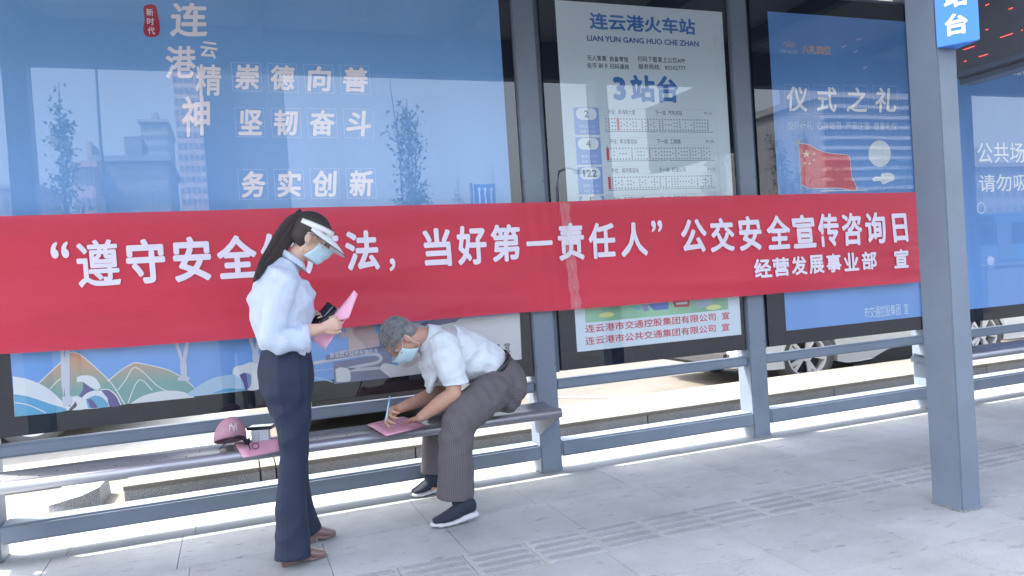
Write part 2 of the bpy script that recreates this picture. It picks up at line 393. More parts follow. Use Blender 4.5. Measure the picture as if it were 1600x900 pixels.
def paper_mat(name, rgb, rgb2=None, z0=0, z1=1, rough=.5, streak=.05):
    m = bpy.data.materials.new(name); m.use_nodes = True; N = m.node_tree.nodes; L = m.node_tree.links; b = N['Principled BSDF']
    b.inputs['Roughness'].default_value = rough
    g = N.new('ShaderNodeNewGeometry'); sx = N.new('ShaderNodeSeparateXYZ'); L.new(g.outputs['Position'], sx.inputs[0])
    mr = N.new('ShaderNodeMapRange'); mr.inputs['From Min'].default_value = z0; mr.inputs['From Max'].default_value = z1; L.new(sx.outputs['Z'], mr.inputs['Value'])
    mp = N.new('ShaderNodeMapping'); mp.inputs['Scale'].default_value = (2.2, 1, .5); L.new(g.outputs['Position'], mp.inputs[0])
    no = N.new('ShaderNodeTexNoise'); no.inputs['Scale'].default_value = 1.5; no.inputs['Detail'].default_value = 3; L.new(mp.outputs[0], no.inputs['Vector'])
    r = N.new('ShaderNodeMix'); r.data_type = 'RGBA'; r.inputs['A'].default_value = (*s2l(rgb), 1); r.inputs['B'].default_value = (*s2l(rgb2 or rgb), 1); L.new(mr.outputs[0], r.inputs['Factor'])
    m2 = N.new('ShaderNodeMapRange'); m2.inputs['To Min'].default_value = 1-streak*2; m2.inputs['To Max'].default_value = 1+streak*2; L.new(no.outputs['Fac'], m2.inputs['Value'])
    mm = N.new('ShaderNodeMix'); mm.data_type = 'RGBA'; mm.blend_type = 'MULTIPLY'; mm.inputs['Factor'].default_value = 1; L.new(r.outputs['Result'], mm.inputs['A']); L.new(m2.outputs[0], mm.inputs['B'])
    L.new(mm.outputs['Result'], b.inputs['Base Color'])
    bp = N.new('ShaderNodeBump'); bp.inputs['Strength'].default_value = .3; bp.inputs['Distance'].default_value = .01; L.new(no.outputs['Fac'], bp.inputs['Height']); L.new(bp.outputs[0], b.inputs['Normal'])
    return m
# ---- big left poster
PB = paper_mat('blue poster print', (118, 166, 228), (124, 172, 224), .75, 2.9)
LB1, PO1 = light_box(-1.186, 1.806, .635, 3.26, 'widest light box, blue poster of calligraphy, hills and waves behind the two people',
    sheet=(at(12, 500, PT).x, at(815, 563, PT).x, .752, 3.24), sheet_mat=PB)
Y = T1
# calligraphy, character by character
for ch, (a, b, c, d), sh, ro in [('连', (262, 2, 326, 60), .15, .05), ('云', (312, 64, 341, 92), .1, -.1), ('港', (256, 70, 308, 124), .15, .05), ('精', (303, 100, 348, 150), .1, .0), ('神', (281, 148, 332, 214), .15, .06)]:
    ltpx(ch, a, b, c, d, T3, W_pink, PO1, bold=.022, shear=sh, rot=ro, name='lettering')
poly(smoothpts([(224, 12), (232, 7), (243, 9), (247, 24), (250, 45), (246, 56), (230, 57), (224, 48), (226, 30)], closed=True), T2, flat((182, 40, 62)), PO1, 'seal')
for k, ch in enumerate('新时代'): ltpx(ch, 228+k*1.2, 13+k*14.5, 240+k*1.2, 25+k*14.5, T3, W_pink, PO1, bold=.015)
BOX = flat((214, 228, 248))
def boxes(chars, x0, y0, dx, dy, w, h, P, m=W_pink, lean=.055, bold=.03, vlean=.065):
    for k, ch in enumerate(chars):
        cx, cy = x0+dx*k, y0+dy*k
        tl = at(cx, cy, T2); br = at(cx+w+vlean*h, cy+h, T2); xa, xb, za, zb = tl.x, br.x, br.z, tl.z
        xm, zm, t = (xa+xb)/2, (za+zb)/2, .0016; mb = MB()
        for (p0, p1, q0, q1) in ((xa, xb, za, za+t), (xa, xb, zb-t, zb), (xa, xa+t, za+t, zb-t), (xb-t, xb, za+t, zb-t)):
            mb.add([(p0, T2, q0), (p1, T2, q0), (p1, T2, q1), (p0, T2, q1)], [(0, 1, 2, 3)])
        for (p0, p1, q0, q1) in ((xa+t, xb-t, zm-t/3, zm+t/3), (xm-t/3, xm+t/3, za+t, zm-t/3), (xm-t/3, xm+t/3, zm+t/3, zb-t)):
            mb.add([(p0, T2, q0), (p1, T2, q0), (p1, T2, q1), (p0, T2, q1)], [(0, 1, 2, 3)])
        b_ = mb.build('practice_square', BOX); b_.parent = P
        e = (xb-xa)*.12
        lettering(ch, xa+e*.6, xb-e*.6, za+e*.5, zb-e*.5, T3, m, P, bold=bold, shear=.12)
boxes('崇德向善', 361, 97, 56.5, 1.5, 46, 46, PO1)
boxes('坚韧奋斗', 366, 168, 56.5, .6, 46, 46, PO1)
boxes('务实创新', 371, 265, 56.3, -.6, 46, 46, PO1)
# hills and waves
def hill_mat(name, z0, z1):
    m = paper_mat(name, (122, 166, 160), (228, 160, 118), z0, z1, streak=.12); return m
HM = hill_mat('hill print', .84, 1.04); CRM = flat((226, 228, 230)); SEA = flat((96, 168, 205)); PUR = flat((92, 84, 140)); LN = flat((235, 232, 226)); PALE = flat((176, 205, 226)); GRY = flat((206, 206, 220))
def art(pts, m, Y, sm=True, P=None): return poly(smoothpts(pts, closed=False) if sm else pts, Y, m, P or PO1)
def bot(x): return 652-(x-23.3)*(652-562.3)/(815-23.3)-.8      # bottom edge of the sheet in the photo
art([(58, 601), (75, 585), (95, 566), (108, 552), (118, 551), (128, 556), (150, 575), (175, 600), (195, 632)], HM, T1); 
poly([(58, 601), (195, 632), (150, bot(150)), (70, 640)], T1, HM, PO1)
art([(168, 596), (190, 578), (207, 568), (214, 567), (235, 571), (262, 578), (285, 590), (304, 606)], HM, T1)
poly([(168, 596), (304, 606), (290, bot(290)), (195, bot(195))], T1, HM, PO1)
stroke([(58, 601), (75, 585), (95, 566), (108, 552), (118, 551), (128, 556), (150, 575), (175, 600), (195, 632)], 1.3, T2, LN, PO1)
stroke([(168, 596), (190, 578), (207, 568), (214, 567), (235, 571), (262, 578), (285, 590), (304, 606)], 1.3, T2, LN, PO1)
stroke([(78, 608), (88, 597), (98, 590)], 1.2, T2, LN, PO1); stroke([(184, 610), (196, 594), (208, 575), (222, 580), (245, 602), (263, 612)], 1.2, T2, LN, PO1); stroke([(200, 630), (212, 600), (222, 594), (238, 610)], 1.2, T2, LN, PO1)
art([(20, 588), (45, 593), (75, 607), (100, 630), (108, 641), (23, 650)], CRM, T2)
art([(22, 616), (45, 620), (75, 630), (103, 642), (23.3, 651)], SEA, T3)
stroke([(23, 629), (45, 633), (72, 645)], 1.2, T4, LN, PO1)
art([(120, 590), (126, 587), (140, 587), (150, 592), (157, 604), (152, 609), (142, 605), (130, 597), (120, 597)], CRM, T3)
art([(129, 597), (140, 605), (146, 610), (130, 622), (123, 620), (129, 610), (130, 600)], PUR, T2)
art([(112, 620), (122, 619), (132, 626), (135, 638), (118, 641), (110, 640)], CRM, T3)
art([(118, 627), (120, 634), (112, 641), (108, 640), (114, 633)], flat((84, 70, 96)), T4)
art([(128, 621), (138, 613), (152, 610), (164, 614), (172, 628), (172, 635), (132, 639), (134, 630)], CRM, T2)
art([(134, 624), (150, 618), (163, 624), (168, 635.5), (138, 638)], SEA, T3)
art([(136, 624), (143, 624), (150, 632), (152, 637), (142, 638)], PUR, T4)
art([(158, 610), (170, 610), (182, 620), (188, 633), (172, 635), (168, 622)], PUR, T3)
stroke([(157, 609), (170, 609), (182, 619), (189, 633)], 1.4, T4, LN, PO1)
art([(203, 631), (225, 618), (255, 611), (285, 612), (304, 621)], CRM, T2)
poly([(203, 631), (304, 621), (300, bot(300)), (205, bot(205))], T2, CRM, PO1)
art([(292, 616), (310, 603), (335, 590), (365, 585), (395, 584), (440, 590)], PALE, T3)
poly([(292, 616), (440, 590), (440, bot(440)), (300, bot(300))], T3, PALE, PO1)
art([(330, 615), (355, 607), (380, 608), (400, bot(400))], SEA, T4)
art([(363, 584), (366, 574), (380, 570), (392, 566), (404, 569), (410, 575), (408, 605), (388, 610), (384, 600), (375, 590)], CRM, T5)
art([(374, 586), (384, 583), (388, 600), (385, 612), (380, 598)], PUR, T5-.0004); art([(385, 583), (392, 586), (392, 600), (388, 608)], flat((130, 150, 190)), T5-.0004)
for dx, dy in ((0, 0), (113, -14)):         # Y-shaped pylons
    for q in ([(272, 532), (278, 532), (286, 562), (283, 568)], [(290, 530), (297, 530), (290, 568), (285, 566)], [(281, 566), (292, 566), (292, 589), (283, 589)], [(277, 590), (296, 588), (296, 594), (288, 595), (278, 595)]):
        poly([(x+dx, y+dy) for x, y in q], T4, GRY, PO1)
for q in ([(94, 545), (99, 544), (103, 590), (99, 620), (96, 600)], [(102, 544), (109, 543), (109, 618), (102, 620), (100, 590)], [(97, 620), (110, 618), (114, 624), (112, 632), (99, 636)]): poly(q, T5, GRY, PO1)
# right-hand part: monument with a plaque, ribbons and foam
TERR = flat((206, 178, 178)); PLQ = flat((118, 122, 150)); 
poly([(538, 510), (588, 500), (586, 520), (592, 522), (592, 545), (545, 546), (544, 528), (531, 527), (532, 518), (542, 521)], T2, TERR, PO1)
poly([(529, 549), (590, 538), (592, 545), (530, 556)], T3, flat((214, 192, 190)), PO1)
poly([(509, 555), (610, 538), (612, 548), (509, 563)], T4, PLQ, PO1)
a = at(516, 562, T5); b = at(590, 543, T5)
lettering('新亚欧大陆桥东端起点', a.x, b.x, at(552, 556.5, T5).z, at(552, 547.5, T5).z, T5, flat((214, 216, 232)), PO1, bold=.02, res=2)
poly([(521, 566), (612, 552), (612, 590), (522, 600)], T2, flat((124, 128, 158)), PO1)
stroke([(487, 568), (530, 560), (578, 553), (594, 557), (590, 566), (552, 574), (546, 578), (592, 575)], 5, T3, GRY, PO1)
art([(524, 577), (532, 574), (545, 577), (548, 590), (545, 596), (526, 597)], CRM, T4); art([(592, 576), (600, 568), (615, 570), (640, 574), (660, 560), (690, 555), (700, 576), (610, 590)], CRM, T4)
poly([(640, 505), (812, 490), (815, 561), (612, 587), (628, 560)], T2, flat((214, 212, 212)), PO1)
poly([(594, 508), (612, 503), (612, 558), (594, 560)], T1, flat((120, 128, 176)), PO1)
poly([(655, 506), (680, 498), (730, 490), (712, 503), (668, 512)], T3, flat((104, 104, 156)), PO1)
art([(612, 588), (636, 566), (668, 552), (700, 548), (700, 577)], flat((206, 186, 186)), T3)
stroke([(487, 590), (505, 592), (520, 597)], 2, T3, PALE, PO1); stroke([(488, 580), (521, 576)], 1.2, T3, PALE, PO1)
ltpx('司  宣', 772, 537.5, 797.5, 550.5, T5, flat((52, 52, 66)), PO1, bold=.008)

# ---- timetable
PW = paper_mat('timetable paper', (214, 226, 232), (206, 218, 224), .7, 3, streak=.03)
LB2, PO2 = light_box(2.006, 3.486, .648, 3.26, 'narrow light box holding the white bus route board with blue station name',
    sheet=(at(886, 300, PT).x, at(1142, 250, PT).x, at(902, 550, PT).z, 3.10), sheet_mat=PW)
BLU = flat((52, 112, 182)); BL2 = flat((62, 100, 165)); INK = flat((60, 66, 84)); PANEL = flat((140, 168, 220)); ROSE = flat((206, 74, 92)); GRN = flat((112, 130, 146))
ltpx('连云港火车站', 920, 19, 1087, 55, T1, BLU, PO2, bold=.030)
ltpx('LIAN YUN GANG HUO CHE ZHAN', 917, 54.6, 1092, 73, T1, BL2, PO2, bold=.03)
ltpx('无人售票  自备零钱', 917, 86, 982, 97.4, T1, INK, PO2, bold=.01, res=2)
ltpx('投币 刷卡 扫码通用', 917, 97.9, 982.5, 108.8, T1, INK, PO2, bold=.01, res=2)
ltpx('扫码下载掌上公交APP', 996, 87.2, 1071, 99.4, T1, INK, PO2, bold=.01, res=2)
ltpx('服务热线：85502777', 997, 99.2, 1071.5, 110.8, T1, INK, PO2, bold=.01, res=2)
ltpx('3', 957, 119.8, 979, 157, T1, BLU, PO2, bold=.045); ltpx('站台', 984, 116.5, 1061, 161, T1, BLU, PO2, bold=.035)
BX = at(896, 170, T1).x; BXR = at(935, 170, T1).x; TXR = at(1118, 170, T1).x
def route(ytop, h, num, dest, nxt, mins, redcol, last=False):
    zt = at(896, ytop, T1).z; zb = at(899, ytop+h, T1).z if not last else zt-.1
    H = zt-zb
    def quad(x0, x1, z0, z1, Yq, m, nm='ruling'):
        o = MB().add([(x0, Yq, z0), (x1, Yq, z0), (x1, Yq, z1), (x0, Yq, z1)], [(0, 1, 2, 3)]).build(nm, m); o.parent = PO2; return o
    quad(BX, BXR, zb, zt, T1, PANEL, 'route_panel')
    pill = [(BX+.1*(BXR-BX)+0, 0)]
    cx, cz, hw, hh = (BX+BXR)/2, zt-.045*H/.26*1.0-.012, .078, .040
    pp = [(cx+sg*(hw-hh)+hh*math.cos(math.radians(a0+180*k/6)), cz+hh*math.sin(math.radians(a0+180*k/6))) for sg, a0 in ((1, -90), (-1, 90)) for k in range(7)]
    MBp = MB().add([(x, T2, z) for x, z in pp], [tuple(range(len(pp)))]); o = MBp.build('number_pill', flat((224, 232, 240))); o.parent = PO2
    w = .017*len(num)
    lettering(num, cx-w, cx+w, cz-.024, cz+.024, T3, GRN, PO2, bold=.02)
    for k, s_ in enumerate(('首班  6:00', '末班  19:30')):
        if not last: lettering(s_, cx-.058, cx+.058, zb+.046-.036*k, zb+.068-.036*k, T2, flat((214, 224, 240)), PO2, res=1)
    lw = .0012
    lm = flat((150, 166, 186))
    quad(BXR, TXR, zt-lw, zt, T1, lm); quad(BXR, TXR, zt-.052, zt-.052+lw*.8, T1, lm); quad(TXR-lw, TXR, zb, zt-.0015, T2, lm)
    lettering('开往：'+dest, BXR+.07, BXR+.07+.0265*(len(dest)+3), zt-.044, zt-.010, T1, flat((84, 96, 130)), PO2, res=2, bold=.012)
    lettering('下一站  '+nxt, BXR+.44, BXR+.44+.0275*(len(nxt)+4), zt-.044, zt-.010, T1, flat((84, 96, 130)), PO2, res=2, bold=.012)
    lettering(mins, TXR-.10, TXR-.03, zt-.040, zt-.014, T1, INK, PO2, res=1)
    if last: return
    # the little stop columns
    mb = MB(); mr = MB(); n = 36; x0 = BXR+.05; dx = (TXR-.05-x0)/n
    zz1, zz0 = zt-.075, zb+.035
    for k in range(n):
        xc = x0+dx*k; cnt = random.choice((2, 3, 3, 4, 4, 5, 6))
        if k == redcol:
            mr.add([(xc-.010, T1, zz0-.006), (xc+.010, T1, zz0-.006), (xc+.010, T1, zz1+.006), (xc-.010, T1, zz1+.006)], [(0, 1, 2, 3)])
            mr.add([(xc-.006, T1, zz1+.014), (xc+.006, T1, zz1+.014), (xc, T1, zz1+.007)], [(0, 1, 2)]); continue
        for j in range(cnt):
            zc = zz0+(zz1-zz0)*(j/(cnt-1) if cnt > 1 else .5); s_ = .0045
            for (ax, bx, az, bz) in ((-s_*1.15, s_*1.15, s_*.4, s_*.95), (-s_, s_, -s_*.9, -s_*.5), (-s_*.25, s_*.25, -s_*.5, s_*.5), (-s_*.9, -s_*.5, -.4*s_, .5*s_), (s_*.5, s_*.9, -.4*s_, .5*s_)):
                mb.add([(xc+ax, T1, zc+az), (xc+bx, T1, zc+az), (xc+bx, T1, zc+bz), (xc+ax, T1, zc+bz)], [(0, 1, 2, 3)])
    o = mb.build('stop_columns', INK); o.parent = PO2; o['kind'] = 'stuff'
    o = mr.build('current_stop', ROSE); o.parent = PO2
    xs = x0+(TXR-x0)*.48
    quad(x0-.01, xs-.03, zb+.021, zb+.024, T1, INK); quad(xs+.05, TXR-.03, zb+.021, zb+.024, T1, INK)
    mbx = MB()
    for k in range(3): mbx.add([(xs-.014+.02*k, T1, zb+.020), (xs-.006+.02*k, T1, zb+.020), (xs-.006+.02*k, T1, zb+.027), (xs-.014+.02*k, T1, zb+.027)], [(0, 1, 2, 3)])
    o = mbx.build('page_dots', INK); o.parent = PO2
route(167.5, 43, '2', '新海街大厦', '汽车总站', '约 2元', 4)
route(214.5, 43, '4', '新北客运站', '工商路', '约 2元', 0)
route(261, 43, '122', '临洪客运站', '石油公司', '约 2~3元', 0)
route(307.5, 43, '5', '东方职业公园', '汽车总站', '约 2元', 0, last=True)
# children's drawing strip at the foot
art([(914, 470), (1137, 448), (1138, 483.5), (914.5, 504.5)], paper_mat('green drawing', (120, 178, 138), (150, 196, 160), .85, 1.0, streak=.25), T1, sm=False, P=PO2)
for q, c in (([(1012, 475), (1045, 472), (1044, 483), (1022, 485)], (96, 124, 206)), ([(1050, 469), (1078, 467), (1077, 479), (1054, 480)], (176, 58, 78)), ([(1002, 476), (1012, 475), (1014, 486), (1006, 487)], (150, 150, 210)), ([(988, 478), (1000, 477), (1002, 484), (992, 485)], (120, 196, 190)), ([(1084, 470), (1110, 466), (1116, 474), (1092, 482)], (160, 176, 190)), ([(1056, 473), (1074, 471), (1074, 475), (1057, 476)], (226, 214, 216))):
    art(q, flat(c), T2 if c != (226, 214, 216) else T3, sm=False, P=PO2)
for cx, cy in ((948, 492), (1115, 480)): art([(cx+12*math.cos(t*.52), cy+4*math.sin(t*.52)-.09*12*math.cos(t*.52)) for t in range(12)], flat((222, 220, 140)), T2, sm=False, P=PO2)
for s_, y0 in (('连云港市交通控股集团有限公司  宣', 0), ('连云港市公共交通集团有限公司  宣', 18.5)):
    xa, xb = at(914, 510+y0, T1).x, at(1140, 492+y0, T1).x; zc = at(1026, 503.5+y0, T1).z; h = .0275
    lettering(s_, xa, xb, zc-h, zc+h, T1, ROSE, PO2, bold=.018, res=2)

# ---- ceremony poster
PB3 = paper_mat('blue poster print 2', (112, 158, 220), (96, 148, 210), .75, 3.0)
x0_, x1_ = at(1216, 302, PT).x, at(1422, 160, PT).x
LB3, PO3 = light_box(3.686, 5.212, .648, 3.26, 'light box beside the round-number board with a blue flag poster and four boxed white characters',
    sheet=(x0_, x1_, at(1230.7, 516.7, PT).z, at(1200, 17.8, PT).z), sheet_mat=PB3)
LB3['label'] = 'light box left of the thick front post, blue poster with red flag and pale disc'
boxes('仪式之礼', 1225, 131.5, 46, .6, 38, 46, PO3, m=W_lett, bold=.02)
ltpx('按规行礼  心存敬畏  严肃庄重  尊重礼仪', 1229, 189, 1402, 204, T1, flat((200, 214, 234)), PO3, res=2)
ltpx('八礼四仪', 1252, 69.5, 1299, 86.5, T1, flat((222, 180, 150)), PO3, bold=.03)
stroke([(1224, 72), (1226, 66), (1230, 69), (1233, 64), (1236, 69), (1240, 67), (1239, 74), (1233, 71), (1227, 74)], 1.6, T1, flat((222, 180, 150)), PO3)
ltpx('文明·连云港', 1218, 77, 1246, 84, T1, flat((200, 214, 234)), PO3, res=1)
FL = flat((214, 88, 104)); YEL = flat((240, 226, 170))
art([(1249, 224), (1263, 226), (1278, 234), (1300, 240), (1323, 242), (1328, 250), (1331, 275), (1338, 297), (1310, 294), (1266, 294), (1253, 288)], FL, T2, P=PO3)
stroke([(1249, 224), (1263, 226), (1278, 234), (1300, 240), (1323, 242), (1328, 250), (1331, 275), (1338, 297), (1310, 294), (1266, 294), (1253, 288)], 1., T3, LN, PO3)
stroke([(1248, 222), (1252, 300)], 2.4, T1, flat((168, 182, 170)), PO3, sm=False)
def star(cx, cy, r, m, Y, P): poly([(cx+(r if k % 2 == 0 else r*.4)*math.sin(k*math.pi/5), cy-(r if k % 2 == 0 else r*.4)*math.cos(k*math.pi/5)) for k in range(10)], Y, m, P, 'star')
star(1260, 241, 6.5, YEL, T3, PO3)
for c in ((1272, 240.5), (1272, 250), (1265, 255.5), (1257.5, 255)): star(*c, 2.6, YEL, T3, PO3)
def disc(cx, cy, rx, ry, m, Y, P, nm='artwork'): return poly([(cx+rx*math.cos(t*math.pi/12), cy+ry*math.sin(t*math.pi/12)) for t in range(24)], Y, m, P, nm)
disc(1247.5, 221.5, 3.3, 3.8, flat((168, 182, 170)), T3, PO3)
disc(1374.5, 240, 17.5, 21, flat((222, 230, 236)), T3, PO3, 'moon')
art([(1362, 280), (1368, 276), (1376, 276), (1378, 271), (1390, 270), (1397, 274), (1397, 281), (1390, 284), (1380, 288), (1375, 283), (1365, 284)], flat((222, 230, 236)), T3, P=PO3)
stroke([(1282, 301), (1283, 298.5), (1354, 297), (1355, 300)], 1.4, T3, LN, PO3, sm=False)
ltpx('市交通控股集团  宣', 1350, 480, 1420, 490.5, T1, flat((206, 218, 238)), PO3, res=2)
for px_, py_ in ((1315, 73), (1338, 62), (1333, 81), (1348, 106)): poly([(px_, py_), (px_+8, py_-3), (px_+7, py_-1), (px_+1, py_+2)], T1, flat((206, 196, 222)), PO3)
# ---- right poster
LB4, PO4 = light_box(5.415, 8.37, .660, 3.26, 'light box right of the thick front post, plain blue poster asking people not to smoke',
    sheet=(5.52, 8.26, .768, 3.15), sheet_mat=paper_mat('blue poster print 3', (112, 162, 226), (92, 140, 200), .75, 3.0))
ltpx('公共场所', 1526, 223, 1626, 254, T1, W_lett, PO4, bold=.004); ltpx('请勿吸烟', 1529, 273, 1632, 297, T1, W_lett, PO4, bold=.004)
ltpx('绿色出行', 1582, 108, 1640, 120, T1, W_lett, PO4, bold=.004, res=2)
pq = at(1533, 325, T1); 
o = MB().tube([(pq.x+.045*math.cos(t*.3142), T1, pq.z+.045*math.sin(t*.3142)) for t in range(21)], .003, 4).build('emblem', W_lett); o.parent = PO4

# ------------------------------------------------------------------ the red banner
BAN_T = [(0, 338), (200, 333), (420, 326.5), (640, 321), (870, 316), (1010, 309.5), (1150, 306), (1290, 303), (1434, 300.5)]
BAN_B = [(0, 553), (200, 542), (400, 527), (600, 505), (815, 488), (890, 484), (1010, 474), (1155, 463), (1300, 451), (1442, 440)]
BYL = 4.50
tz = [at(x, y, BYL) for x, y in BAN_T]; bz_ = [at(x, y, BYL) for x, y in BAN_B]
tx = np.array([p.x for p in tz]); tzz = np.array([p.z for p in tz]); bx = np.array([p.x for p in bz_]); bzz = np.array([p.z for p in bz_])
tz0 = lambda x: np.interp(x, tx, tzz); bz0 = lambda x: np.interp(x, bx, bzz)
BX0, BX1 = -1.30, float(tx[-1])
def fold(x, v):        # how far the cloth comes forward; v = 0 bottom .. 1 top
    e = np.exp(-((x-BX0)/.35)**2)+.25*np.exp(-((BX1-x)/.12)**2)
    k = np.exp(-((x-1.885)/.18)**2)
    f = .004*(1-2*np.abs(np.sin(3.1*x+2.2*v+.6*np.sin(2.3*x))))*np.clip(.4+.7*np.sin(1.3*x+1), 0, 1)+.005*(1-2*np.abs(np.sin(7.3*v-1.15*x+.9*np.sin(1.7*x))))*np.clip(.35+.8*np.sin(2.05*x+.4), 0, 1)+.006*np.sin(2.1*x+1.3*v)+.004*np.sin(5.3*x-2.5*v+1)
    f = f + e*.011*(1-2*np.abs(np.sin(9*v+4*x*(v-.5)))) + .010*(1-np.abs(2*v-1))*np.sin(1.7*x+.5)+.003*np.sin(31*v+3.*x)*np.clip(.5-v, 0, 1)
    f = f*1.5*(1-.85*k)+k*.003*np.sin(60*x+4*v)
    return f
nx, nv = 420, 44
vs = []; fs = []
for i in range(nx+1):
    x = BX0+(BX1-BX0)*i/nx
    for j in range(nv+1):
        v = j/nv; z = bz0(x)+(tz0(x)-bz0(x))*v
        vs.append((x+ (0.004*math.sin(9*v) if i == 0 else 0), BYL-.022-fold(x, v), z))
for i in range(nx):
    for j in range(nv): a = i*(nv+1)+j; fs.append((a, a+nv+1, a+nv+2, a+1))
M_red = mat('red banner cloth', s2l((204, 50, 74)), .55, var=.10, vscale=1.6, bump=.5, bscale=7, trans=.06, stretch=(.35, 1, 1.6))
BAN = link('banner', (lambda me: (me.from_pydata(vs, [], fs), me.update(), me)[2])(bpy.data.meshes.new('banner')), M_red, smooth=True)
banr = empty('safety_banner', (1.9, 4.47, 1.4), 'long red cloth banner with white safety slogan strung across the shelter posts', 'banner')
BAN.name = 'cloth'; adopt(banr, BAN)
def warp(c):
    x, z = c[:, 0], c[:, 2]; b = bz0(x); t = tz0(x); v = (z-b)/(t-b)
    c[:, 1] = BYL-.022-fold(x, v)-.0065+(c[:, 1]-BYL)*1.5; return c
M_wlet = mat('white lettering', s2l((226, 220, 234)), .55)
# each character by its own place in the photo: (text, x0, x1, ytop, ybottom) at its centre column
def ban(ch, x0, x1, y0, y1, bold=.034):
    xm = (x0+x1)/2; zt, zb = at(xm, y0, BYL).z, at(xm, y1, BYL).z
    lettering(ch, at(x0, (y0+y1)/2, BYL).x, at(x1, (y0+y1)/2, BYL).x, zb, zt, BYL, M_wlet, banr, bold=bold, warp=warp, name='character')
for ch, x0, x1, y0, y1 in [('“', 80, 109, 378, 404), ('遵', 121, 188, 375, 448), ('守', 198, 259, 374, 443), ('安', 271, 330, 370, 440), ('全', 339, 401, 368, 435),
    ('生', 407, 464, 364, 430), ('产', 474, 530, 362, 427), ('法', 538, 590, 361, 423), ('，', 606, 616, 404, 424), ('当', 660, 703, 357, 417), ('好', 712, 758, 353, 414), ('第', 765, 811, 351, 409),
    ('一', 820, 861, 377, 384), ('责', 870, 912, 349, 407), ('任', 919, 960, 348, 404), ('人', 968, 1009, 348, 401), ('”', 1014, 1031, 345, 363),
    ('公', 1060, 1100, 343, 395), ('交', 1106, 1143, 341, 394), ('安', 1150, 1184, 338, 392), ('全', 1192, 1228, 337, 390), ('宣', 1232, 1268, 336, 388), ('传', 1272, 1306, 334, 386), ('咨', 1311, 1343, 333, 384), ('询', 1348, 1379, 332, 381), ('日', 1390, 1413, 334, 379)]:
    ban(ch, x0, x1, y0, y1, bold=.018 if ch in '“”，遵' else .030)
for k, ch in enumerate('经营发展事业部'): 
    x0 = 1173+k*28.3; ban(ch, x0, x0+26-.5*k, 404.5-k*1.9, 434-k*2.1, bold=.03)
ban('宣', 1392, 1414, 389.5, 419, bold=.03)
# crinkled clear tape holding the cloth at the middle post
tp = MB(); 
for k in range(2):
    pts = [at(874+k*7+.8*math.sin(j*2.1)+j*.95, 318+j*8.2, BYL) for j in range(21)]
    v2 = []
    for j, p in enumerate(pts):
        w = .018+.006*math.sin(j*1.7+k); v2 += [(p.x-w, BYL-.040-.004*k-.003*math.sin(j*2.3), p.z), (p.x+w*.2, BYL-.046-.004*k, p.z), (p.x+w, BYL-.040-.004*k+.002*math.sin(j*3.1), p.z)]
    tp.add(v2, [(3*j+a, 3*j+a+1, 3*j+a+4, 3*j+a+3) for j in range(20) for a in (0, 1)])
M_tape = mat('clear tape', (.8, .78, .8), .25, trans=.86); o = tp.build('tape', M_tape); adopt(banr, o)

# ------------------------------------------------------------------ benches
BZ = .48
def bench(x0, x1, label, gp='steel benches fixed to the shelter posts'):
    r = empty('bench', ((x0+x1)/2, 4.15, 0), label, 'bench', gp)
    prof = [(4.385, BZ+.004), (4.385, BZ-.012), (4.375, BZ-.012), (4.372, BZ-.002), (4.25, BZ-.006), (4.12, BZ-.010), (3.98, BZ-.004), (3.945, BZ-.004)]
    n_ = 14; R = .030; cy, cz = 4.172, BZ-.026
    top = [(4.425, BZ+.006), (4.38, BZ-.001), (4.32, BZ-.006), (4.25, BZ-.006), (4.205, BZ-.0)]
    rollr = [(cy+R*math.sin(math.radians(a)), cz+R*math.cos(math.radians(a))) for a in range(20, -230, -18)]
    outer = top+rollr+[(4.21, BZ-.038), (4.28, BZ-.024), (4.41, BZ-.022), (4.416, BZ-.03), (4.426, BZ-.03)]
    s = MB().prism([(a, b) for a, b in outer], 0, x0, x1).build('seat', M_bench, smooth=True)
    for p in s.data.polygons:
        if abs(p.normal.x) > .9: p.use_smooth = False
    hb = MB(); k = 0; xx = x0+.12
    while xx < x1-.05:
        for yy in (4.255, 4.33):
            hb.tube([(xx+(.06 if yy > 4.3 else 0), yy, BZ-.0075), (xx+(.06 if yy > 4.3 else 0), yy, BZ-.0035)], .0032, 8)
        xx += .165
    h = hb.build('drain_holes', M_hole); h['kind'] = 'stuff'
    adopt(r, s, h)
    return r
def bracket(r, x):
    mb = MB().prism([(4.53, BZ-.012), (4.53, BZ-.20), (4.43, BZ-.20), (4.19, BZ-.075), (4.17, BZ-.058), (4.23, BZ-.036)], 0, x, x+.008)
    b = mb.build('bracket', M_steel); arm = MB().box(x-.03, x+.03, 4.37, 4.532, BZ-.075, BZ-.032).build('bracket_arm', M_steel, bevel=.004); adopt(r, b, arm)
B1 = bench(-1.55, at(876, 645, 4.17).x, 'steel bench the man sits on, with a rounded front edge and drain holes'); bracket(B1, at(876, 645, 4.17).x-.03); bracket(B1, -1.27)
B2 = bench(5.05, 8.5, 'steel bench seen only beyond the thick front post at the right'); bracket(B2, 5.06); bracket(B2, 8.44)

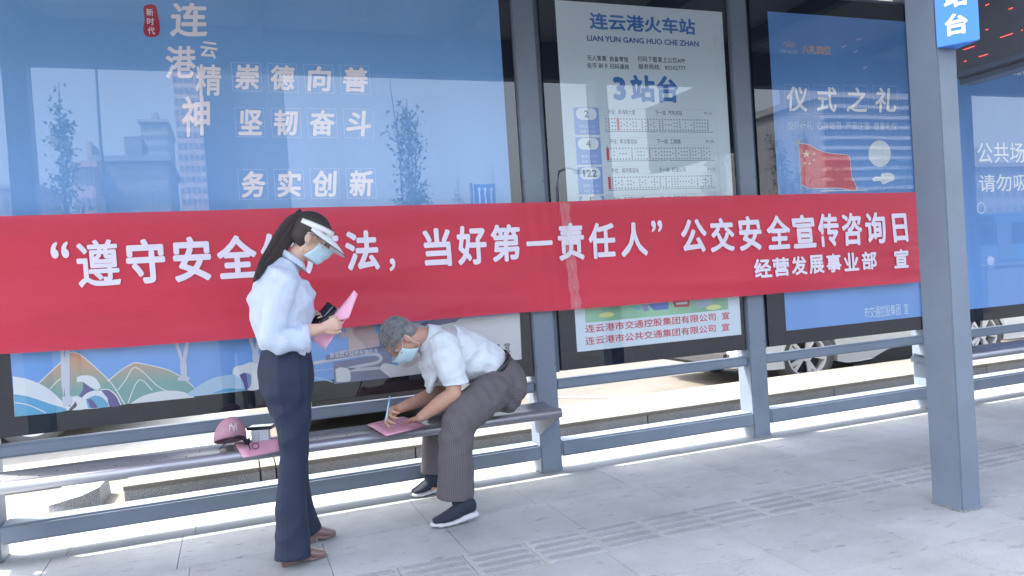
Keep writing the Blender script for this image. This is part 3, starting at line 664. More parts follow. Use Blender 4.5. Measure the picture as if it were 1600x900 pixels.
# ------------------------------------------------------------------ hanging signs
M_signblue = mat('sign blue', s2l((28, 132, 236)), .25, coat=.5)
sg = empty('platform_sign', (3.33, 2.58, 2.25), 'bright blue platform sign with white characters on the thick front post', 'sign')
SA, SB, SCn = (3.262, 2.687), (3.397, 2.687), (3.372, 2.544)          # a wedge-shaped box on the front of the post
s1 = MB().prism([SA, SCn, SB], 2, 2.262, 3.05).build('sign_box', M_signblue, bevel=.003)
adopt(sg, s1)
def letter_x(s, t0, t1, z0, z1, m, parent, **k):     # characters on the slanting face, t runs from the post corner outwards
    o = lettering(s, 0, 1, 0, 1, 0, m, None, **k); me = o.data
    dx_, dy_ = SCn[0]-SA[0], SCn[1]-SA[1]; ln_ = math.hypot(dx_, dy_); nx_, ny_ = dy_/ln_, -dx_/ln_
    for v in me.vertices:
        t = t0+(t1-t0)*v.co.x; e = .0012-min(0, v.co.y); v.co = Vector((SA[0]+dx_*t+nx_*e, SA[1]+dy_*t+ny_*e, z0+(z1-z0)*v.co.z))
    me.update(); adopt(parent, o); return o
letter_x('台', .22, .74, 2.305, 2.408, mat('sign white', (.9, .9, .92), .4), sg, bold=.035)
letter_x('站', .22, .76, 2.437, 2.548, MATS['sign white'], sg, bold=.035)
letter_x('3', .32, .66, 2.58, 2.68, MATS['sign white'], sg, bold=.035)
led = empty('display_board', (4.35, 2.9, 2.31), 'dark hanging display board with rows of scattered red light dots, upper right', 'display board')
c1 = MB().box(4.31, 4.45, 2.0, 3.42, 2.335, 3.0).build('housing', mat('led housing', (.085, .095, .12), .5, var=.1), bevel=.004)
c2 = MB().box(4.302, 4.309, 2.0, 3.42, 2.345, 2.375).build('lower_trim', M_steel2)
c3 = MB().box(4.33, 4.44, 2.0, 3.42, 2.30, 2.334).build('under_channel', M_steel2)
hg = MB().box(4.36, 4.40, 3.2, 3.24, 3.0, 3.41).box(4.36, 4.40, 2.3, 2.34, 3.0, 3.41).build('hanger', M_steel2)
M_led = bpy.data.materials.new('red diode'); M_led.use_nodes = True; b_ = M_led.node_tree.nodes['Principled BSDF']; b_.inputs['Base Color'].default_value = (.5, .05, .05, 1); b_.inputs['Emission Color'].default_value = (1, .12, .10, 1); b_.inputs['Emission Strength'].default_value = .35
ld = MB()
def dots(y, z, n, dy, dz, s=.0028):
    for k in range(n):
        yy, zz = y-dy*k, z+dz*k; ld.box(4.3035, 4.3085, yy-s, yy+s, zz-s*.6, zz+s*.6)
for row in range(8):
    z = 2.43+.072*row; yy = 3.36
    while yy > 2.05:
        n = random.choice((1, 2, 3, 7, 9)); dots(yy, z, n, .0085, .0); yy -= .0085*n+random.choice((.05, .08, .16, .22))
l_ = ld.build('light_dots', M_led); l_['kind'] = 'stuff'
adopt(led, c1, c2, c3, hg, l_)

# ------------------------------------------------------------------ body building
def crom(P, n):
    P = [np.array(p, float) for p in P]; out = []
    for i in range(len(P)-1):
        p0, p1, p2, p3 = P[max(i-1, 0)], P[i], P[i+1], P[min(i+2, len(P)-1)]
        for j in range(n):
            t = j/n; out.append(.5*((2*p1)+(-p0+p2)*t+(2*p0-5*p1+4*p2-p3)*t*t+(-p0+3*p1-3*p2+p3)*t**3))
    out.append(P[-1]); return out
def limb(pts, rad, side=(0, 1, 0), n=16, sub=4, round0=True, round1=True):
    """pts: centres; rad: (ra, rs) half sizes, rs along the `side` direction, ra across it"""
    rr = [(r, r) if not isinstance(r, (tuple, list)) else r for r in rad]
    Q = crom([(*p, *r) for p, r in zip(pts, rr)], sub); V = []; F = []
    S = Vector(side); rings = []
    cen = [Vector(q[:3]) for q in Q]
    for i, q in enumerate(Q):
        d = (cen[min(i+1, len(Q)-1)]-cen[max(i-1, 0)]).normalized(); a = S.cross(d)
        if a.length < 1e-4: a = Vector((1, 0, 0)).cross(d)
        a.normalize(); s = d.cross(a).normalized(); rings.append((cen[i], d, a, s, max(q[3], 1e-4), max(q[4], 1e-4)))
    ext = []
    if round0:
        c, d, a, s, ra, rs = rings[0]; m = min(ra, rs)
        ext += [(c-d*m*math.sin(t), d, a, s, ra*math.cos(t), rs*math.cos(t)) for t in (1.45, 1.1, .7, .35)]
    ext += rings
    if round1:
        c, d, a, s, ra, rs = rings[-1]; m = min(ra, rs)
        ext += [(c+d*m*math.sin(t), d, a, s, ra*math.cos(t), rs*math.cos(t)) for t in (.35, .7, 1.1, 1.45)]
    for c, d, a, s, ra, rs in ext:
        for j in range(n):
            t = 2*math.pi*j/n; V.append(tuple(c+a*ra*math.cos(t)+s*rs*math.sin(t)))
    for i in range(len(ext)-1):
        for j in range(n): F.append((i*n+j, i*n+(j+1) % n, (i+1)*n+(j+1) % n, (i+1)*n+j))
    F.append(tuple(range(n))[::-1]); F.append(tuple((len(ext)-1)*n+j for j in range(n)))
    return V, F
def ell(c, r, rot=None, n=20, m=12):
    V = []; F = []; R = rot or Matrix.Identity(3); c = Vector(c)
    for i in range(m+1):
        th = math.pi*(i+.0)/m; th = min(max(th, .06), math.pi-.06)
        for j in range(n):
            ph = 2*math.pi*j/n; V.append(tuple(c+R @ Vector((r[0]*math.sin(th)*math.cos(ph), r[1]*math.sin(th)*math.sin(ph), r[2]*math.cos(th)))))
    for i in range(m):
        for j in range(n): F.append((i*n+j, (i+1)*n+j, (i+1)*n+(j+1) % n, i*n+(j+1) % n))
    F.append(tuple(range(n))); F.append(tuple(m*n+j for j in range(n))[::-1])
    return V, F
def xf(piece, M): return [tuple(M @ Vector(v)) for v in piece[0]], piece[1]
def fuse(name, pieces, voxel, sm, m, parent=None, disp=None):
    mb = MB()
    for V, F in pieces: mb.add(V, F)
    me = bpy.data.meshes.new(name); me.from_pydata(mb.v, [], mb.f); me.update()
    bm = bmesh.new(); bm.from_mesh(me); bmesh.ops.recalc_face_normals(bm, faces=bm.faces); bm.to_mesh(me); bm.free()
    o = bpy.data.objects.new('tmp', me); COL.objects.link(o)
    r = o.modifiers.new('r', 'REMESH'); r.mode = 'VOXEL'; r.voxel_size = voxel; r.use_smooth_shade = True
    if sm: s = o.modifiers.new('s', 'SMOOTH'); s.iterations = sm; s.factor = .5
    out = bpy.data.meshes.new_from_object(o.evaluated_get(bpy.context.evaluated_depsgraph_get())); bpy.data.objects.remove(o)
    if disp is not None:
        nv = len(out.vertices); co = np.empty(nv*3); no = np.empty(nv*3)
        out.vertices.foreach_get('co', co); out.vertices.foreach_get('normal', no); co = co.reshape(-1, 3); no = no.reshape(-1, 3)
        co2 = co+no*disp(co, no)[:, None]; out.vertices.foreach_set('co', co2.ravel()); out.update()
    out.name = name; out.materials.clear(); out.materials.append(m)
    for p in out.polygons: p.use_smooth = True
    ob = link(name, out, m)
    if parent is not None: adopt(parent, ob)
    return ob
def ridge(co, f, ph=0, warp_=.6):
    w_ = warp_*np.sin(co[:, 0]*17+co[:, 2]*11+ph*3)+warp_*np.sin(co[:, 1]*23-co[:, 2]*9+ph)
    return 1-2*np.abs(np.sin((co[:, 0]*f[0]+co[:, 1]*f[1]+co[:, 2]*f[2])*.5+ph+w_))
def wob(co, f, ph=0): return np.sin(co[:, 0]*f[0]+co[:, 1]*f[1]+co[:, 2]*f[2]+ph)
def skin_mat(name, c):
    m = mat(name, c, .5, var=.08, vscale=18, bump=.03, bscale=220); b = m.node_tree.nodes['Principled BSDF']
    b.inputs['Subsurface Weight'].default_value = .12; b.inputs['Subsurface Radius'].default_value = (.012, .005, .003); b.inputs['Subsurface Scale'].default_value = 1.
    return m
SKW = skin_mat('skin light', (.66, .43, .34)); SKM = skin_mat('skin tan', (.50, .29, .215)); SKN = skin_mat('skin photographer', (.5, .3, .22))
def head_parts(nose=1.0):
    """local: x forward, y left, z up, origin in the middle of the skull"""
    P = [ell((-.012, 0, .028), (.097, .076, .088)), ell((.018, 0, -.035), (.066, .060, .075)), ell((.052, 0, -.088), (.026, .030, .022)), ell((.030, 0, -.070), (.045, .050, .035)),
         limb([(.080, 0, .012), (.094, 0, -.012), (.106, 0, -.034)], [.010, .010, .014*nose], n=10), ell((.098, .011, -.038), (.009, .008, .007)), ell((.098, -.011, -.038), (.009, .008, .007)),
         ell((.080, 0, .022), (.012, .042, .009)), ell((.083, 0, -.066), (.010, .020, .006)), ell((.081, 0, -.076), (.010, .017, .006)),
         ell((.060, .040, -.022), (.022, .02, .018)), ell((.060, -.040, -.022), (.022, .02, .018))]
    for s in (-1, 1):
        R = Matrix.Rotation(-.25*s, 3, 'Z') @ Matrix.Rotation(-.2, 3, 'Y')
        P.append(ell((-.010, s*.076, -.016), (.018, .008, .030), R)); P.append(ell((-.006, s*.073, -.030), (.010, .008, .012)))
    return P
def orient(c, fwd, up):
    f = Vector(fwd).normalized(); u = Vector(up); u = (u-f*u.dot(f)).normalized(); l = u.cross(f)
    M = Matrix.Identity(4)
    for i in range(3): M[i][0] = f[i]; M[i][1] = l[i]; M[i][2] = u[i]; M[i][3] = c[i]
    return M
def hand(wrist, palm_dir, palm_normal, thumb_side, curls, scale=1., thumb=(.6, .5), spread=.10):
    """palm_dir: wrist -> knuckles; palm_normal: out of the palm; thumb_side: +1/-1 along normal x dir; curls: per finger three bend angles"""
    d = Vector(palm_dir).normalized(); nrm = Vector(palm_normal); nrm = (nrm-d*nrm.dot(d)).normalized(); s = nrm.cross(d).normalized()*thumb_side
    w = Vector(wrist); out = []
    L = .085*scale
    out.append(limb([w-d*.02*scale, w+d*.025*scale, w+d*.06*scale, w+d*L], [(.017*scale, .024*scale), (.015*scale, .030*scale), (.014*scale, .036*scale), (.010*scale, .036*scale)], side=s, n=14))
    lens = [(.042, .024, .020), (.046, .028, .021), (.043, .026, .020), (.034, .020, .018)]
    for k in range(4):
        off = (.030-.0195*k)*scale; a0 = (1.5-k)*spread
        p = w+d*(L-.006*abs(k-1)*scale)+s*off
        dd = (d*math.cos(a0)+s*math.sin(a0)).normalized(); pts = [p-dd*.015*scale, p]; cur = 0
        for j in range(3):
            cur += curls[k][j]; dj = dd*math.cos(cur)+nrm*math.sin(cur); p = p+dj*lens[k][j]*scale; pts.append(p)
        out.append(limb(pts, [.0098*scale, .0095*scale, .0086*scale, .0079*scale, .0066*scale], side=s, n=10, sub=3))
    p = w+d*.022*scale+s*.026*scale+nrm*.004
    t1 = (d*math.cos(thumb[0])+s*math.sin(thumb[0])+nrm*thumb[1]*.5).normalized(); t2 = (d*math.cos(thumb[0]*.4)+s*math.sin(thumb[0]*.4)+nrm*thumb[1]).normalized()
    out.append(limb([p-t1*.012, p+t1*.028*scale, p+t1*.04*scale+t2*.020*scale, p+t1*.04*scale+t2*.046*scale], [.0145*scale, .0125*scale, .0105*scale, .008*scale], side=s, n=10, sub=3))
    return out
def finger_all(a, b, c): return [(a, b, c)]*4

# ------------------------------------------------------------------ the woman
YW = 3.84; PW_ = 316.     # pixels per metre there
WO = empty('person', (.24, 3.84, 0), 'woman in pale blue blouse and navy flared trousers standing with papers, white visor and ponytail', 'person')
def w(px, py, Y=YW): return at(px, py, Y)
hc = w(486, 371, 3.83); HF = Vector((.86, -.06, -.50)); HU = Vector((.50, 0, .86))
HM_ = orient(hc, HF, HU)
body = [xf(p, HM_) for p in head_parts(.85)]
neck = [limb([w(478, 384), w(465, 398), w(455, 415), w(448, 430)], [.050, .047, .048, .05])]
YR, YL = 3.68, 4.00
el_r, wr_r = w(427, 531, YR-.02), w(502, 513, YR+.03)
el_l, wr_l = w(455, 528, YL), w(484, 508, YL-.03)
arms = [limb([w(446, 444, YR+.03), w(437, 485, YR), el_r], [.030, .030, .026]), limb([el_r+Vector((0, .012, 0)), w(460, 521, YR+.012), w(482, 517, YR+.015), wr_r], [.026, .029, .032, .0245]),
        limb([w(446, 444, YL-.03), w(450, 485, YL), el_l], [.032, .034, .034]), limb([el_l, wr_l], [.038, .0245])]
torso = [limb([w(450, 428), w(443, 448), w(442, 480), w(446, 530), w(447, 575), w(450, 610)], [(.045, .08), (.07, .11), (.09, .11), (.07, .09), (.08, .11), (.07, .10)])]
legs = [limb([w(450, 600, 3.77), w(456, 700, 3.76), w(454, 800, 3.74), on(443, 887)+Vector((0, .03, .08))], [.08, .05, .045, .028]), limb([w(452, 600, 3.92), w(458, 700, 3.93), w(464, 790, 3.97), on(478, 850)+Vector((0, 0, .08))], [.08, .05, .045, .028])]
feet = [limb([on(443, 887)+Vector((0, .03, .075)), on(465, 882)+Vector((0, .03, .058)), on(488, 876)+Vector((0, .025, .036))], [.022, .020, .014]), limb([on(478, 850)+Vector((0, 0, .07)), on(500, 844)+Vector((0, 0, .05)), on(512, 840)+Vector((0, 0, .033))], [.022, .019, .013])]
dr = (w(538, 500, 3.73)-wr_r).normalized()
hr = hand(wr_r, dr, (.12, 1, .12), 1, [(.75, .9, .5), (.8, .95, .5), (.85, 1., .5), (.9, 1., .55)], .92, thumb=(.55, .35))
dl = (w(506, 492, 3.90)-wr_l).normalized()
hl = hand(wr_l, dl, (.1, -1, .35), -1, [(.55, .7, .4)]*4, .9, thumb=(.6, .5))
fuse('body', body+neck+arms+torso+legs+feet+hr+hl, .0042, 3, SKW, WO)
# eyes, brows
def face_bits(M, root, hairmat, mouth=False):
    for s in (-1, 1):
        e = link('eye', (lambda q: (q[0].from_pydata(q[1][0], [], q[1][1]), q[0])[1])((bpy.data.meshes.new('eye'), ell((.064, s*.031, .000), (.012, .013, .010)))), mat('eye white', (.75, .74, .72), .2), None, True)
        e.matrix_world = M; bpy.context.view_layer.update(); adopt_m(root, e)
        ir = link('iris', (lambda q: (q[0].from_pydata(q[1][0], [], q[1][1]), q[0])[1])((bpy.data.meshes.new('iris'), ell((.0735, s*.031, -.001), (.0035, .0055, .0055)))), mat('iris dark', (.02, .012, .01), .15), None, True)
        ir.matrix_world = M; adopt_m(root, ir)
        V, F = limb([(.081, s*.014, .022), (.083, s*.030, .026), (.073, s*.048, .021)], [.0022, .003, .0015], side=(0, 0, 1), n=6); 
        b = link('eyebrow', (lambda q: (q[0].from_pydata(V, [], F), q[0])[1])((bpy.data.meshes.new('eyebrow'),)), hairmat, None, True); b.matrix_world = M; adopt_m(root, b)
def adopt_m(root, o):
    W = o.matrix_world.copy(); inv = Matrix.LocRotScale(root.location, root.rotation_euler, root.scale).inverted(); o.parent = root; o.matrix_parent_inverse = inv; o.matrix_basis = W
def local_part(name, V, F, M, m, root, smooth=True, solid=0.):
    me = bpy.data.meshes.new(name); me.from_pydata([tuple(M @ Vector(v)) for v in V], [], F); me.update()
    if solid:
        bm = bmesh.new(); bm.from_mesh(me); bmesh.ops.recalc_face_normals(bm, faces=bm.faces)
        bmesh.ops.solidify(bm, geom=bm.faces[:], thickness=solid); bm.to_mesh(me); bm.free()
    o = link(name, me, m, None, smooth); adopt(root, o); return o
def hair_mat(name, c, c2, scale=(60, 60, 6), attr=None):
    m = bpy.data.materials.new(name); m.use_nodes = True; N = m.node_tree.nodes; L = m.node_tree.links; b = N['Principled BSDF']
    tc = N.new('ShaderNodeTexCoord'); mp = N.new('ShaderNodeMapping'); mp.inputs['Scale'].default_value = scale if not attr else (attr,)*3; at0 = N.new('ShaderNodeAttribute'); at0.attribute_name = 'strand'; L.new(at0.outputs['Vector'] if attr else tc.outputs['Object'], mp.inputs[0])
    no = N.new('ShaderNodeTexNoise'); no.inputs['Scale'].default_value = 3; no.inputs['Detail'].default_value = 5; L.new(mp.outputs[0], no.inputs['Vector'])
    r = N.new('ShaderNodeValToRGB'); r.color_ramp.elements[0].color = (*c, 1); r.color_ramp.elements[1].color = (*c2, 1); r.color_ramp.elements[0].position = .35; r.color_ramp.elements[1].position = .7
    L.new(no.outputs['Fac'], r.inputs[0]); L.new(r.outputs[0], b.inputs['Base Color']); b.inputs['Roughness'].default_value = .42
    bp = N.new('ShaderNodeBump'); bp.inputs['Strength'].default_value = .6; bp.inputs['Distance'].default_value = .006; L.new(no.outputs['Fac'], bp.inputs['Height']); L.new(bp.outputs[0], b.inputs['Normal'])
    return m
HB = hair_mat('brown hair', (.016, .012, .013), (.062, .042, .040))
face_bits(HM_, WO, HB)
# hair on the skull: shell that leaves the face and ears free, plus ponytail strands
def strands(pts_fn, n, r, name, m, root, seg=7, extra=None):
    mb = MB()
    for k in range(n):
        P = pts_fn(k, n); mb.tube(P, [r*(1-.75*(i/(len(P)-1))**2) for i in range(len(P))], 5, False)
    o = mb.build(name, m, None, True); adopt(root, o); return o
cap = [ell((-.016, 0, .036), (.101, .081, .090)), ell((-.040, 0, .000), (.068, .077, .080)), ell((-.03, 0, .05), (.085, .07, .07))]
Vc, Fc = [], []
def cut_cap(pieces, M, keep, name, m, root, voxel=.005, disp=None, whorl=None):
    o = fuse(name, [xf(p, M) for p in pieces], voxel, 2, m, root, disp); me = o.data; inv = M.inverted()
    bm = bmesh.new(); bm.from_mesh(me)
    kill = [f for f in bm.faces if not keep(inv @ f.calc_center_median())]
    bmesh.ops.delete(bm, geom=kill, context='FACES'); bm.to_mesh(me); bm.free()
    if whorl is not None:
        nv = len(me.vertices); co = np.empty(nv*3); me.vertices.foreach_get('co', co); co = co.reshape(-1, 3)-np.array(whorl); co /= np.linalg.norm(co, axis=1)[:, None]+1e-6
        a_ = me.attributes.new('strand', 'FLOAT_VECTOR', 'POINT'); a_.data.foreach_set('vector', co.ravel())
    return o
inv_h = HM_.inverted()
def dispw(co, no):
    L_ = np.array([list(inv_h @ Vector(c)) for c in co]); ang = np.arctan2(L_[:, 1], L_[:, 2]-.0); return .0016*np.sin(ang*46+L_[:, 0]*14)
HBS = hair_mat('pulled-back hair', (.014, .011, .012), (.062, .042, .040), attr=26.)
HGS = hair_mat('short grey hair', (.10, .105, .118), (.36, .375, .40), attr=24.)
cut_cap(cap, HM_, lambda p: (p.z > .045-.32*max(p.x-.03, 0)+ (0.0 if p.x > .0 else -.9*(-p.x)) or (p.x < -.012 and p.z > -.062-.3*(p.x+.05))) and not (p.x > .05 and p.z < .055), 'hair', HBS, WO, .0045, None, whorl=w(461, 333))
tie = w(467, 338, 3.84); tail_pts = [(468, 340), (457, 352), (442, 374), (427, 396), (412, 417), (400, 434)]
tail_r = [.030, .046, .050, .042, .026, .010]
tail_y = [3.83, 3.83, 3.83, 3.81, 3.775, 3.75]
fuse('ponytail', [limb([w(*p, y_) for p, y_ in zip(tail_pts, tail_y)], [(r*.8, r*.62) for r in tail_r]), ell(tie, (.026, .024, .030))], .005, 2, HB, WO)
def pt(k, n):
    rng = random.Random(k); a = rng.uniform(0, 6.28); q = math.sqrt(rng.random()); ln = rng.uniform(.8, 1.08); out = []
    for i, (p, r) in enumerate(zip(tail_pts, tail_r)):
        c = w(*p, tail_y[i]); d = Vector((1, 0, 1)).normalized(); rr = r*(.72+.3*q)*(1 if i < 4 else 1.25); 
        c = c+(Vector((.66, 0, -.75))*math.cos(a)*rr*.95+Vector((0, 1, 0))*math.sin(a)*rr*.72); out.append(c)
    if ln > 1: out.append(out[-1]+(out[-1]-out[-2])*(ln-.78)*1.2)
    return [Vector(v) for v in crom([tuple(o) for o in out], 3)]
strands(pt, 150, .0030, 'ponytail_strands', HB, WO)['kind'] = 'stuff'
# loose side strands by the ear
def side(k, n):
    y = -.079-.002*(k % 3); x = .012+.006*k
    return [HM_ @ Vector(p) for p in ((x+.03, -.074, .045), (x+.018, y, .015), (x+.004, y-.001, -.02), (x-.012-.003*k, y, -.052))]
strands(side, 4, .0008, 'side_strands', HB, WO)['kind'] = 'stuff'
# tie
local_part('hair_tie', *limb([(w(472, 336)+Vector((0, -.026, 0))), (w(470, 334)+Vector((-.006, 0, .02))), (w(472, 336)+Vector((0, .026, 0)))], [.006]*3, n=8), Matrix.Identity(4), M_black, WO)
# visor: band round the head and a stiff sloping brim
M_vis = mat('white visor cloth', (.78, .79, .80), .6, var=.03, bump=.05, bscale=150); M_seam = mat('dark visor trim', (.05, .05, .07), .6)
def vis_ring(ang, r_out, z): 
    return Vector((-.012+(.100+r_out)*math.cos(ang), (.081+r_out*.75)*math.sin(ang), z))
V = []; F = []; na = 36; A = [math.radians(-128+256*i/na) for i in range(na+1)]
def slope(a): return .052+.004*math.cos(a)
for a in A: V += [vis_ring(a, .004, slope(a)-.020*(.6+.4*math.cos(a/1.45))), vis_ring(a, .003, slope(a)+.020*(.6+.4*math.cos(a/1.45)))]
for i in range(na): F.append((2*i, 2*i+1, 2*i+3, 2*i+2))
local_part('visor', V, F, HM_, M_vis, WO, solid=.004)
V = []; F = []; rows_ = 7; Ab = [math.radians(-92+184*i/na) for i in range(na+1)]
for a in Ab:
    c = max(math.cos(a), 0)**.75
    for j in range(rows_+1):
        t = j/rows_; e = t*(.014+.094*c); V.append(vis_ring(a, .004+e*.92, slope(a)-.020*(.6+.4*math.cos(a/1.45))+.002-e*(.24+.22*t)-.012*t*(1-c)))
for i in range(na):
    for j in range(rows_): q = i*(rows_+1)+j; F.append((q, q+1, q+rows_+2, q+rows_+1))
local_part('visor_brim', V, F, HM_, M_vis, WO, solid=.0035)
E_ = [HM_ @ V[i*(rows_+1)+rows_] for i in range(na+1)]; mb = MB().tube(E_, .0022, 6); o = mb.build('brim_trim', M_seam, None, True); adopt(WO, o)
E2 = [HM_ @ vis_ring(a, .0065, slope(a)+.018*(.6+.4*math.cos(a/1.45))) for a in A]; o = MB().tube(E2, .0016, 6).build('band_piping', M_seam, None, True); adopt(WO, o)
# mask
M_mask = mat('surgical mask', s2l((188, 216, 229)), .7, var=.04, vscale=30, bump=.25, bscale=45); M_loop = mat('ear loop', (.8, .82, .84), .7)
def mask(M, root, lowered=0.):
    V = []; F = []; nu, nv_ = 20, 16
    for i in range(nu+1):
        u = -1+2*i/nu
        for j in range(nv_+1):
            v = j/nv_; z = -.014-lowered-v*.096*(1-.10*u*u); y = u*.069*(1-.10*v)
            front = .126-.014*v-.028*v*v; x = front-.080*abs(u)**2.0-.004*math.sin(v*math.pi*4)*(1-abs(u)**4)*.5
            x += .006*math.exp(-(u/.18)**2)*(1-v); V.append((x, y, z))
    for i in range(nu):
        for j in range(nv_): q = i*(nv_+1)+j; F.append((q, q+1, q+nv_+2, q+nv_+1))
    local_part('mask', V, F, M, M_mask, root, solid=.0015)
    for s in (-1, 1):
        i = 0 if s < 0 else nu; top = V[i*(nv_+1)]; botm = V[i*(nv_+1)+nv_]
        mb = MB()
        mb.tube([M @ Vector(p) for p in (top, (top[0]-.02, s*.071, top[2]+.012), (.004, s*.079, .012), (-.018, s*.084, .008))], .0014, 6)
        mb.tube([M @ Vector(p) for p in (botm, (botm[0]-.02, s*.066, botm[2]+.012), (-.010, s*.079, -.046), (-.022, s*.084, -.018), (-.018, s*.084, .008))], .0014, 6)
        o = mb.build('ear_loop', M_loop, None, True); adopt(root, o)
mask(HM_, WO)
def glasses(M, root, m, z=.0):
    mb = MB()
    for s in (-1, 1):
        mb.tube([M @ Vector((.098-.10*abs((y_-s*.0))**2*20*.4, y_, z_+z)) for y_, z_ in [(s*(.034+.021*math.cos(t)), -.002+.017*math.sin(t)) for t in np.linspace(0, 6.283, 17)]], .0011, 5)
        mb.tube([M @ Vector(p) for p in ((.086, s*.056, .004+z), (.04, s*.078, .008+z), (-.018, s*.083, .006+z), (-.032, s*.081, -.012+z))], .0013, 5)
    mb.tube([M @ Vector((.098, -.012, .002+z)), M @ Vector((.101, 0, .004+z)), M @ Vector((.098, .012, .002+z))], .0011, 5)
    o = mb.build('glasses', m, None, True); adopt(root, o)
glasses(HM_, WO, M_black)
# blouse
M_bl = mat('pale blue blouse', s2l((192, 204, 224)), .75, var=.035, vscale=9, bump=1., bscale=13)
def d_blouse(co, no):
    x, y, z = co.T; f = .0042*ridge(co, (52, 20, 60), .4)*(.5+.5*wob(co, (13, 9, 11)))+.0044*ridge(co, (-60, 10, 44), 1.7)*np.clip(.5+.9*wob(co, (17, 4, -13), 2), 0, 1)
    f += .0028*wob(co, (30, 12, 42))*wob(co, (9, 3, -14), 1)+.0022*wob(co, (-52, 8, 38), .5)*np.clip(1.2-z, 0, .25)*4
    el = np.exp(-((x-el_r.x)**2+(z-el_r.z)**2)/.006)*(y < 3.76); f += el*.0042*wob(co, (85, 0, 60)); f += .0018*wob(co, (18, 0, 70), 2)*wob(co, (40, 20, 10))
    return f
bt = [limb([w(456, 408), w(447, 418), w(441, 430), w(440, 447), w(441, 470), w(441, 497), w(444, 520), w(449, 540), w(449, 549)],
      [(.046, .055), (.078, .10), (.112, .150), (.140, .170), (.160, .172), (.150, .16), (.134, .155), (.120, .15), (.112, .146)], round1=False)]
sr = [limb([w(445, 434, 3.70), w(438, 460, YR-.01), w(428, 500, YR-.02), w(424, 530, YR-.02)], [(.066, .053), (.067, .052), (.061, .049), (.054, .048)]),
      limb([w(426, 530, YR-.02), w(446, 533, YR-.01), w(466, 530, YR), w(478, 527, YR+.01)], [(.056, .050), (.062, .050), (.058, .048), (.060, .048)], round1=False),
      limb([w(445, 434, 3.98), w(448, 470, YL), w(452, 505, YL), w(455, 526, YL)], [.062, .064, .056, .05]), limb([w(455, 526, YL), w(476, 516, YL-.02)], [.05, .046])]
# open hem of the blouse hanging over the belt at the front and the rolled cuff
cuff = [limb([w(469, 527, YR), w(480, 525, YR+.008)], [(.068, .055), (.068, .055)], round0=False, round1=False), limb([w(468, 540, 3.69), w(475, 553, 3.69)], [(.03, .02), (.008, .008)])]
fuse('blouse', bt+sr+cuff, .0062, 3, M_bl, WO, d_blouse)
# collar
def collar(root, m, ring, h=.045, out=.022, open_at=0., lean=None):
    V = []; F = []; n_ = len(ring)
    for c, o_ in ring: V += [c, c+Vector((0, 0, h))+o_*.2, c+Vector((0, 0, h*.8))+o_*1.0, c+Vector((0, 0, -h*.25))+o_*1.9]
    for i in range(n_-1):
        for j in range(3): F.append((4*i+j, 4*i+j+1, 4*i+j+5, 4*i+j+4))
    me = bpy.data.meshes.new('collar'); me.from_pydata([tuple(v) for v in V], [], F); me.update()
    o = link('collar', me, m, None, True); sd = bpy.data.objects
    bm = bmesh.new(); bm.from_mesh(me); bmesh.ops.recalc_face_normals(bm, faces=bm.faces); bmesh.ops.solidify(bm, geom=bm.faces[:], thickness=.0025); bm.to_mesh(me); bm.free()
    adopt(root, o); return o
ck = w(458, 409); ring = []
for i in range(25):
    t = math.radians(8+344*i/24); ux = Vector((.80, 0, -.60)); uy = Vector((0, 1, 0))
    c = ck+ux*(.056*math.cos(t))+uy*(.058*math.sin(t)); ring.append((c, (ux*math.cos(t)+uy*math.sin(t))*.011))
collar(WO, M_bl, ring, .032)
# trousers
M_nav = mat('navy trousers', (.012, .021, .052), .75, var=.10, vscale=14, bump=.3, bscale=22)
def d_tr(co, no):
    x, y, z = co.T; return .0035*ridge(co, (34, 16, 12), .4)*(.5+.5*wob(co, (9, 6, 7)))*np.clip(z*1.5, .35, 1)+.0028*ridge(co, (-26, 10, 48), 1.2)*np.clip(.4+.9*wob(co, (10, 4, 12), 2), 0, 1)+.003*wob(co, (22, 10, 9))*wob(co, (60, 30, -12), 1)*np.clip(z*1.6, .3, 1)+.0025*wob(co, (14, 6, 46))*np.exp(-((z-.55)/.18)**2)+.002*wob(co, (10, 0, 60), 2)*np.exp(-((z-.84)/.1)**2)
hip = [limb([w(449, 537), w(448, 552), w(447, 580), w(449, 608), w(451, 632)], [(.116, .140), (.122, .155), (.131, .178), (.126, .180), (.10, .165)], round0=False)]
lr = [limb([w(451, 612, 3.765), w(457, 645, 3.765), w(458, 700, 3.76), w(456, 740, 3.75), w(455, 790, 3.73), w(457, 835, 3.715), w(458, 873, 3.70)], [(.110, .085), (.092, .078), (.068, .066), (.066, .062), (.072, .064), (.080, .070), (.087, .076)], round1=False)]
ll = [limb([w(452, 612, 3.91), w(460, 645, 3.92), w(462, 700, 3.93), w(463, 745, 3.95), w(468, 790, 3.98), w(480, 832, 4.0)], [(.105, .085), (.088, .078), (.065, .066), (.064, .062), (.068, .064), (.080, .070)], round1=False)]
fuse('trousers', hip+lr+ll, .0062, 3, M_nav, WO, d_tr)
